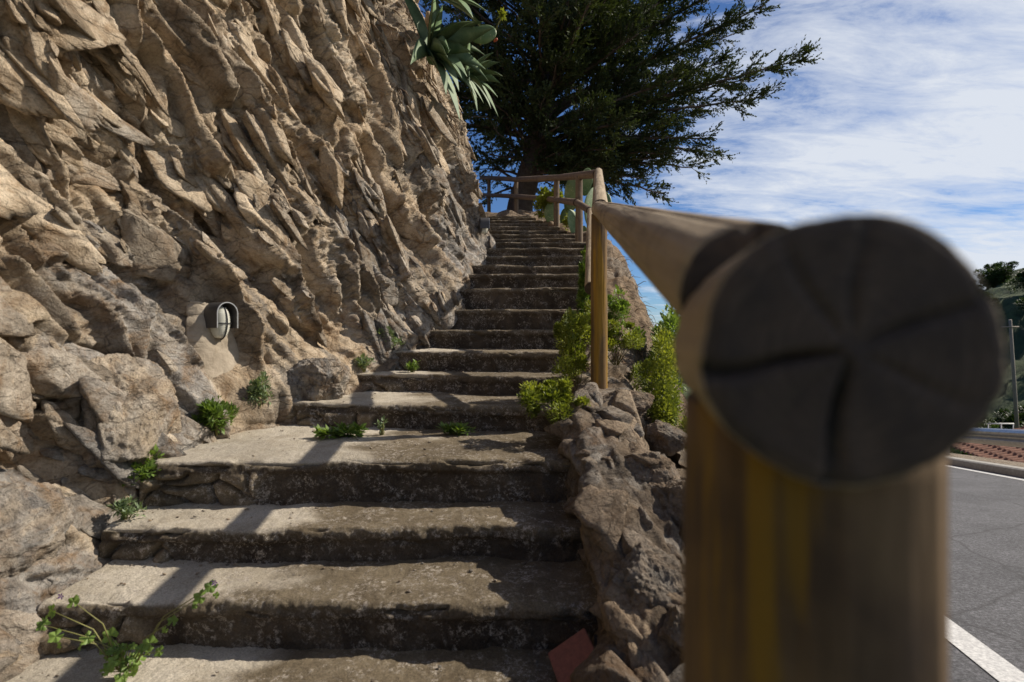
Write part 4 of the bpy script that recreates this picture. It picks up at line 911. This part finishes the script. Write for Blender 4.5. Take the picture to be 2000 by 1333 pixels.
# ------------------------------------------------------------------ the cypress
def cypress():
    base = Vector((.15, 16, 3.3)); root = tag(empty('cypress_tree', base), 'huge dark cypress spreading over the top of the steps', 'tree')
    g = random.Random(21); gn = np.random.default_rng(21)
    tr = MB(); tp = [(0, 0, -.3), (.12, 0, .8), (.5, 0, 2.2), (.85, .1, 3.8), (1.2, .2, 6), (1.5, .3, 9), (1.6, .3, 13)]
    tr.tube(tp, [.50, .40, .34, .32, .27, .18, .06], 14)
    tps = [Vector(p) for p in tp]
    def tpos(z):
        for a, b in zip(tps, tps[1:]):
            if a.z <= z <= b.z: return a.lerp(b, (z-a.z)/(b.z-a.z))
        return tps[-1].copy()
    Cs, Ds, Ls, Ts = [], [], [], []
    def limb(p0, p1, r, dens, arch=.12, sub=1.0, sag=0.0):
        p0 = Vector(p0); p1 = Vector(p1); L_ = (p1-p0).length; n = max(6, int(L_/.35)); pts = []
        for i in range(n+1):
            t = i/n; p = p0.lerp(p1, t)+Vector((0, 0, 1))*L_*arch*math.sin(math.pi*t)*(1-t*.5)+Vector((g.uniform(-.05, .05),)*3)*(0 < i); pts.append(p)
        tr.tube(pts, [r*(1-.9*i/n)+.006 for i in range(n+1)], 6)
        # side branches
        m = int(L_*7.5*dens)
        for k in range(m):
            t = g.uniform(.16, 1)**.8; fi = t*n; i = min(int(fi), n-1); p = pts[i].lerp(pts[i+1], fi-i); ax = (pts[i+1]-pts[i]).normalized()
            sd = Vector((g.gauss(0, 1), g.gauss(0, 1), g.gauss(0, .7))); sd = (sd-ax*sd.dot(ax)).normalized()
            d = (ax*g.uniform(.5, 1.1)+sd*.8+Vector((0, 0, .12))).normalized(); bl = sub*1.25*g.uniform(.35, 1.0)*(1.25-.85*t)
            b0 = p; bp = [b0]; dd = d.copy(); ns = 5
            for s_ in range(ns): dd = (dd+ax*.08+Vector((g.uniform(-.12, .12), g.uniform(-.12, .12), g.uniform(-.08, .14)))).normalized(); bp.append(bp[-1]+dd*bl/ns)
            tr.tube(bp[::2]+[bp[-1]], [.012, .008, .005, .002], 4)
            tn = g.uniform(0, .5)
            # twigs along the branch, each a bottle brush of scale leaves
            nt = max(5, int(bl*17))
            for q in range(nt):
                tt = g.uniform(.12, 1); fj = tt*ns; j = min(int(fj), ns-1); c = bp[j].lerp(bp[j+1], fj-j); a2 = (bp[j+1]-bp[j]).normalized()
                s2 = Vector((g.gauss(0, 1), g.gauss(0, 1), g.gauss(0, .6))); td = (a2*1.0+s2.normalized()*.65).normalized(); tl = g.uniform(.14, .34)
                for u_ in range(7):
                    Cs.append(c+td*tl*(u_/6)); s3 = Vector((g.gauss(0, 1), g.gauss(0, 1), g.gauss(0, 1))).normalized(); Ds.append(td*1.0+s3*.55); Ls.append(.115*(1-.35*u_/6)*g.uniform(.7, 1.2)); Ts.append(min(1, tn+g.uniform(0, .5)))
    def P(px, py, d=16): v = Vector(pp(px, py, d)); return v-base
    # limbs whose tips can be told apart against the sky
    tips = [(1590, 115, 15.2, 2.9, 1.0), (1512, 190, 15.5, 2.6, .8), (1440, 300, 15.6, 2.4, .75), (1305, 380, 15.8, 1.8, .6), (1372, 330, 16.5, 2.0, .7), (1520, 5, 15.2, 3.6, 1.0), (1430, 120, 16.5, 3.2, .9), (1380, 225, 17, 2.6, .8), (1460, 60, 17, 3.8, .9), (1340, 150, 14.2, 3.0, .9), (1300, 260, 15, 2.3, .8), (1240, 330, 16.5, 1.8, .7), (1260, 60, 14, 4.0, 1.0), (1180, 210, 13.8, 2.6, .9), (1400, -60, 16, 5.0, 1.0), (1560, -90, 16, 4.5, 1.0), (1300, -100, 14.5, 5.5, 1.0), (1200, -20, 13.6, 5, 1.0), (1090, 120, 13.6, 3.2, .9), (1120, 20, 13.2, 4.5, 1.0), (1040, -40, 13.2, 5, 1.0), (990, 60, 13.5, 4.0, .9), (1210, 140, 17.5, 3.2, .9), (1330, 40, 18, 4.4, 1.0), (1150, 300, 18, 2, .8), (1090, 250, 13.8, 2.6, .55), (1490, 150, 17, 2.9, .8), (1400, 270, 14.4, 2.4, .7), (1340, 300, 14.8, 2.0, .6), (1230, 240, 13.6, 2.5, .8)]
    for px, py, d, z0, dens in tips:
        limb(tpos(z0), P(px*.94+1060*.06, py*.97+250*.03, d), .085, dens*1.25, .05 if py > 150 else .02, 1.15)
    for px, py, d, z0 in ((1120, 335, 14.5, 1.7), (1180, 330, 14.5, 1.9), (1200, 290, 14, 2.2), (1085, 300, 14.2, 1.9), (1250, 350, 15, 1.9), (1150, 355, 16.5, 1.5), (1060, 200, 13.8, 2.6), (1140, 250, 14, 2.3), (1000, 140, 13.8, 3), (1280, 310, 15.2, 2.0), (1080, 340, 17.5, 1.4), (1210, 360, 17, 1.6)):
        limb(tpos(z0), P(px, py, d), .05, 1.5, .03, .9)
    # filler limbs all round the trunk
    for k in range(110):
        z0 = g.uniform(2.6, 11.5); az = g.uniform(0, 6.283); L_ = g.uniform(2.6, 5.0)*(1.1-z0/22); p0 = tpos(z0)
        limb(p0, p0+Vector((math.cos(az)*L_, math.sin(az)*L_, g.uniform(.5, 1.8))), .06, .95, .04, 1.1)
    # thin sparse limbs to the left of the trunk
    for px, py, d in ((930, 260, 16), (900, 190, 16), (935, 330, 16.5), (950, 300, 15.2), (940, 390, 17), (905, 120, 15.5), (975, 230, 17), (930, 150, 16.5), (850, -30, 14), (835, 50, 15), (810, 0, 15), (880, -60, 14.5), (870, 80, 14), (890, 20, 13.8), (880, 60, 15), (960, 130, 14.5), (900, 240, 15), (960, 60, 14), (870, 130, 16), (985, 320, 18), (960, 360, 18), (915, 300, 17), (1000, 180, 14), (945, 170, 13.5), (925, 230, 13.8), (965, 250, 13.6), (905, 60, 13.5), (990, 300, 14.5), (1050, 330, 18.5), (1110, 350, 18.5), (1160, 340, 19)):
        limb(tpos(g.uniform(1.2, 3.4)), P(px, py, d), .045, .62, .06, .9)
    n = len(Cs); C = np.array([tuple(v) for v in Cs]); Dd = np.array([tuple(v) for v in Ds]); print('cypress leaves', n)
    V, F, T = leaf_arrays(C, Dd, rdir(n, gn), np.array(Ls), np.full(n, .024), np.array(Ts))
    meshobj('crown', V, F, M_CYP, root, False, {'tint': T}); tr.build('trunk', M_BARK, root)
cypress()

# ------------------------------------------------------------------ loose rocks at the cliff foot
def boulder(loc, s, seed, label, grey=.6, rot=0, pts=None):
    n1, n2 = 130, 220; ph = np.linspace(-math.pi/2, math.pi/2, n1); th = np.linspace(0, 2*math.pi, n2); T, Pp = np.meshgrid(th, ph)
    d = np.stack([np.cos(Pp)*np.cos(T), np.cos(Pp)*np.sin(T), np.sin(Pp)], 2); g = np.random.default_rng(seed)
    pl = rdir(16, g); off = g.uniform(.62, 1.0, 16); r = np.full(T.shape, 9.0)
    for q in range(16): c = d@pl[q]; r = np.where(c > .05, np.minimum(r, off[q]/np.maximum(c, .05)), r)
    r = np.minimum(r, 1.3); pl = rdir(60, g); off = g.uniform(.93, 1.12, 60)*np.interp(np.arange(60), [0, 59], [.86, 1.0])
    for q in range(60): c = d@pl[q]; r = np.where(c > .3, np.minimum(r, off[q]/np.maximum(c, .05)), r)
    r = r+fbm(d[..., 0]*2+seed, d[..., 1]*2, d[..., 2]*2, 4)*.12+fbm(d[..., 0]*9, d[..., 1]*9, d[..., 2]*9, 5, .65)*.05
    P = d*r[..., None]*np.array(s)
    C = np.stack([np.clip(.5+fbm(d[..., 0]*3, d[..., 1]*3, d[..., 2]*3, 3)*.5, 0, 1), np.clip(grey+fbm(d[..., 0]*2, d[..., 1]*2, d[..., 2]*2+4, 3)*.8, 0, 1), r*0+.5], 2)
    o = meshobj('boulder', P.reshape(-1, 3), grid_faces(n1, n2), M_CLIFF, None, False, {'rock': C.reshape(-1, 3)}); o.location = loc; o.rotation_euler = (R(8*(seed % 3)), R(-10), R(rot))
    tag(o, label, 'rock', 'boulders at the foot of the rock face')
boulder((-1.40, 3.72, -.36), (.24, .20, .23), 51, 'triangular grey boulder where the cliff meets the fifth step', .8, 30)
boulder((-2.02, 2.60, -.38), (.26, .34, .34), 52, 'large lichen-spotted grey boulder left of the cement patch', .55, 10)
boulder((-1.93, 1.95, -.78), (.16, .26, .22), 53, 'grey and brown boulder against the second step end', .8, -20)
boulder((-1.95, 1.62, -1.02), (.15, .18, .18), 54, 'pale boulder at the bottom left of the steps', .4, 50)

wallobj = bpy.data.objects['stone_wall']; wallobj['out'] = (-.3, -.2, .9)
fragments(WALLP, 'wall_rubble', wallobj, M_WALL, 330, .05, .21, 9, (60, 300), (60, WALLP.shape[1]-20), lambda p: .5, lambda p, g: float(np.clip(.45+g.normal()*.3, 0, 1)), thick=.5, elong=.8)
del wallobj['out']
def wall_stone(px, py, d, s, seed, grey, rot):
    n0 = set(bpy.data.objects); boulder(pp(px, py, d), s, seed, 'x', grey, rot); o = (set(bpy.data.objects)-n0).pop(); o.name = 'stone'; o.data.materials[0] = M_WALL
    for k_ in ('label', 'category', 'group'): del o[k_]
    o.parent = wallobj
for a in ((1215, 795, 3.15, (.22, .20, .11), 61, .3, 20), (1300, 855, 2.9, (.13, .14, .10), 62, .6, 70), (1190, 890, 2.6, (.17, .20, .17), 63, .4, 10), (1255, 950, 2.35, (.19, .18, .18), 64, .5, -15), (1320, 1000, 2.15, (.14, .17, .19), 65, .35, 40),
          (1270, 1170, 1.8, (.17, .17, .17), 66, .7, 15), (1185, 1080, 2.05, (.10, .20, .20), 67, .2, 0), (1250, 1320, 1.6, (.14, .13, .12), 68, .6, 35), (1335, 1250, 1.6, (.09, .12, .13), 69, .5, 5), (1120, 965, 2.6, (.05, .16, .10), 70, .3, 0)): wall_stone(*a)
# ------------------------------------------------------------------ red metal plate at the foot of the wall
def red_plate():
    root = tag(empty('metal_box', (.235, 1.60, -1.12)), 'dull red metal box lid sticking up at the foot of the stone wall', 'metal box')
    bm = bmesh.new(); box_bm(bm, (0, 0, 0), (.15, .30, .012), bev=.003); o = bm_obj('lid', bm, M_RED, root); o.rotation_euler = (R(10), R(-32), R(6)); o.location = (-.02, 0, .055)
    bm = bmesh.new(); box_bm(bm, (0, 0, 0), (.012, .30, .20), bev=.003); o = bm_obj('side_panel', bm, M_DARK, root); o.location = (.05, 0, .0)
red_plate()

# ------------------------------------------------------------------ guard rail, house, pole, white frame
def guardrail():
    root = tag(empty('guard_rail', (6.45+.305*9, 9, road_z(9))), 'galvanised crash barrier along the far side of the road', 'crash barrier'); off = Vector(root.location)
    prof = [(0, .72), (-.03, .70), (-.075, .655), (-.075, .62), (-.01, .575), (-.01, .545), (-.075, .50), (-.075, .465), (-.03, .42), (0, .40)]
    V = []; F = []; ys = np.linspace(-4, 40, 60)
    for y in ys:
        for l, z in prof: V.append(Vector((6.45+l+.305*y, y, road_z(y)+z))-off)
    n = len(prof)
    for i in range(len(ys)-1):
        for k in range(n-1): F.append((i*n+k, i*n+k+1, (i+1)*n+k+1, (i+1)*n+k))
    o = meshobj('beam', V, F, M_GALV, root, False); s = o.modifiers.new('s', 'SOLIDIFY'); s.thickness = .006
    for y in np.arange(-4, 40, 4.0):
        bm = bmesh.new(); box_bm(bm, (6.53+.305*y-off.x, y-off.y, road_z(y)+.22-off.z), (.10, .06, .96), bev=.008); bm_obj('post', bm, M_GALV, root)
guardrail()
def house():
    y0 = 10.2; root = tag(empty('house', (8.6+.305*y0, y0, -5.2)), 'low house below the road with a reddish clay tile roof', 'house'); ang = -math.atan(.305); root.rotation_euler = (0, 0, ang)
    bm = bmesh.new(); box_bm(bm, (1.9, 0, .95), (3.6, 9, 1.9)); bm_obj('wall', bm, M_PLAST, root)
    # barrel tiles: ripples across, overlapping courses down the slope
    def slope(x0, z0, x1, z1):
        ny, nx = 360, 90; Yg, Tg = np.meshgrid(np.linspace(-4.8, 4.8, ny), np.linspace(0, 1, nx), indexing='ij')
        crs = Tg*8; st = (crs-np.floor(crs)); wob = fbm(Yg*2, Tg*4, Tg*0, 3)*.02
        zz = z0+(z1-z0)*Tg+np.abs(np.cos(Yg*math.pi/.21))*.055+(st)*.03+wob
        P = np.stack([x0+(x1-x0)*Tg, Yg, zz], 2); o = meshobj('roof', P.reshape(-1, 3), grid_faces(ny, nx), M_TILE, root, False)
    slope(1.9, 2.75, -.45, 1.95); slope(1.9, 2.75, 4.2, 1.95)
    for yy in (-2, 1.5):
        bm = bmesh.new(); box_bm(bm, (3.72, yy, 1.0), (.06, .9, .9)); w = bm_obj('window', bm, M_DARK, root)
house()
def white_frame():
    x, y, z = pp(1962, 828, 15); root = tag(empty('metal_handrail', (x, y, z-1.0)), 'small white metal handrail beyond the crash barrier', 'handrail'); mb = MB()
    mb.tube([(-.5, 0, 1), (.27, 0, 1)], .02); mb.build('top_bar', M_WHITE, root)
    for dx in (-.48, -.1, .25):
        m2 = MB(); m2.tube([(dx, 0, -2.6), (dx, 0, 1)], .018); m2.build('upright', M_WHITE, root)
white_frame()
def pole():
    a = Vector(pp(1996, 850, 38)); b = Vector(pp(1973, 625, 36)); a.z -= 5; root = tag(empty('utility_pole', a), 'thin leaning wooden utility pole below the terraced hill', 'utility pole'); mb = MB(); mb.tube([(0, 0, 0), b-a], [.14, .09], 8); mb.build('pole', M_POLE, root)
    m2 = MB(); m2.tube([b-a+Vector((-.6, 0, -.5)), b-a+Vector((.6, 0, -.5))], .05, 6); m2.build('crossarm', M_POLE, root)
pole()
# ------------------------------------------------------------------ trees on the hill
def far_tree(seed, h=5.0):
    root = empty('hill_tree'); g = np.random.default_rng(seed)
    foliage('crown', (0, 0, h*.45), (h*.45, h*.45, h*.40), 7000, h*.06, h*.018, M_FAR, root, .3, seed, clumps=26)
    mb = MB(); mb.tube([(0, 0, -1.2), (.05*h, 0, h*.3), (0, .03*h, h*.75)], [h*.035, h*.028, h*.01], 8)
    for k in range(6):
        a = k*1.1; mb.tube([(0.04*h, 0, h*(.25+.05*k)), (math.cos(a)*h*.25, math.sin(a)*h*.25, h*(.5+.05*k))], [h*.015, h*.004], 5)
    mb.build('trunk', M_BARK, root); return root
protos = [far_tree(s) for s in (71, 72, 73)]
spots = [(1952, 60, 3.2, 'round dark tree on the skyline of the hill at the right edge'), (1985, 26, .9, 'green tree just beyond the crash barrier'), (1945, 30, .9, 'leafy tree behind the small white handrail'), (2010, 34, 1.0, 'dark tree beside the utility pole at the right edge'),
 (1965, 44, 1.0, 'mid green tree lower on the terraces'), (1990, 52, 1.0, 'tree on the lowest terrace, right of its neighbour'), (1930, 50, 1.1, 'tree half hidden by the blurred log end')]
grp = 'trees on the terraced hill'
for k in range(70): spots.append((None, None, 1.0, None))
used = [False]*3; rr = random.Random(77); wher = ['upper slope', 'middle slope', 'lower slope', 'valley floor']
for i, (px, d, sc, lab) in enumerate(spots):
    p = protos[i % 3]
    if used[i % 3]: o = copy_tree(p)
    else: o = p; used[i % 3] = True
    if px is None:
        d = rr.uniform(28, 130); x = rr.uniform(.6, 1.25)*d; lab = 'tree of the scattered dark green growth covering the hill'; sc = rr.uniform(.7, 1.4)
    else: x = (px-1000)/1000*d
    if i == 0: d = 108; x = .952*d; sc = .8
    o.location = (x, d, ter_z(x, d)-.2); o.scale = (sc,)*3; o.rotation_euler = (0, 0, rr.uniform(0, 6)); tag(o, lab, 'tree', grp)
print('script done')
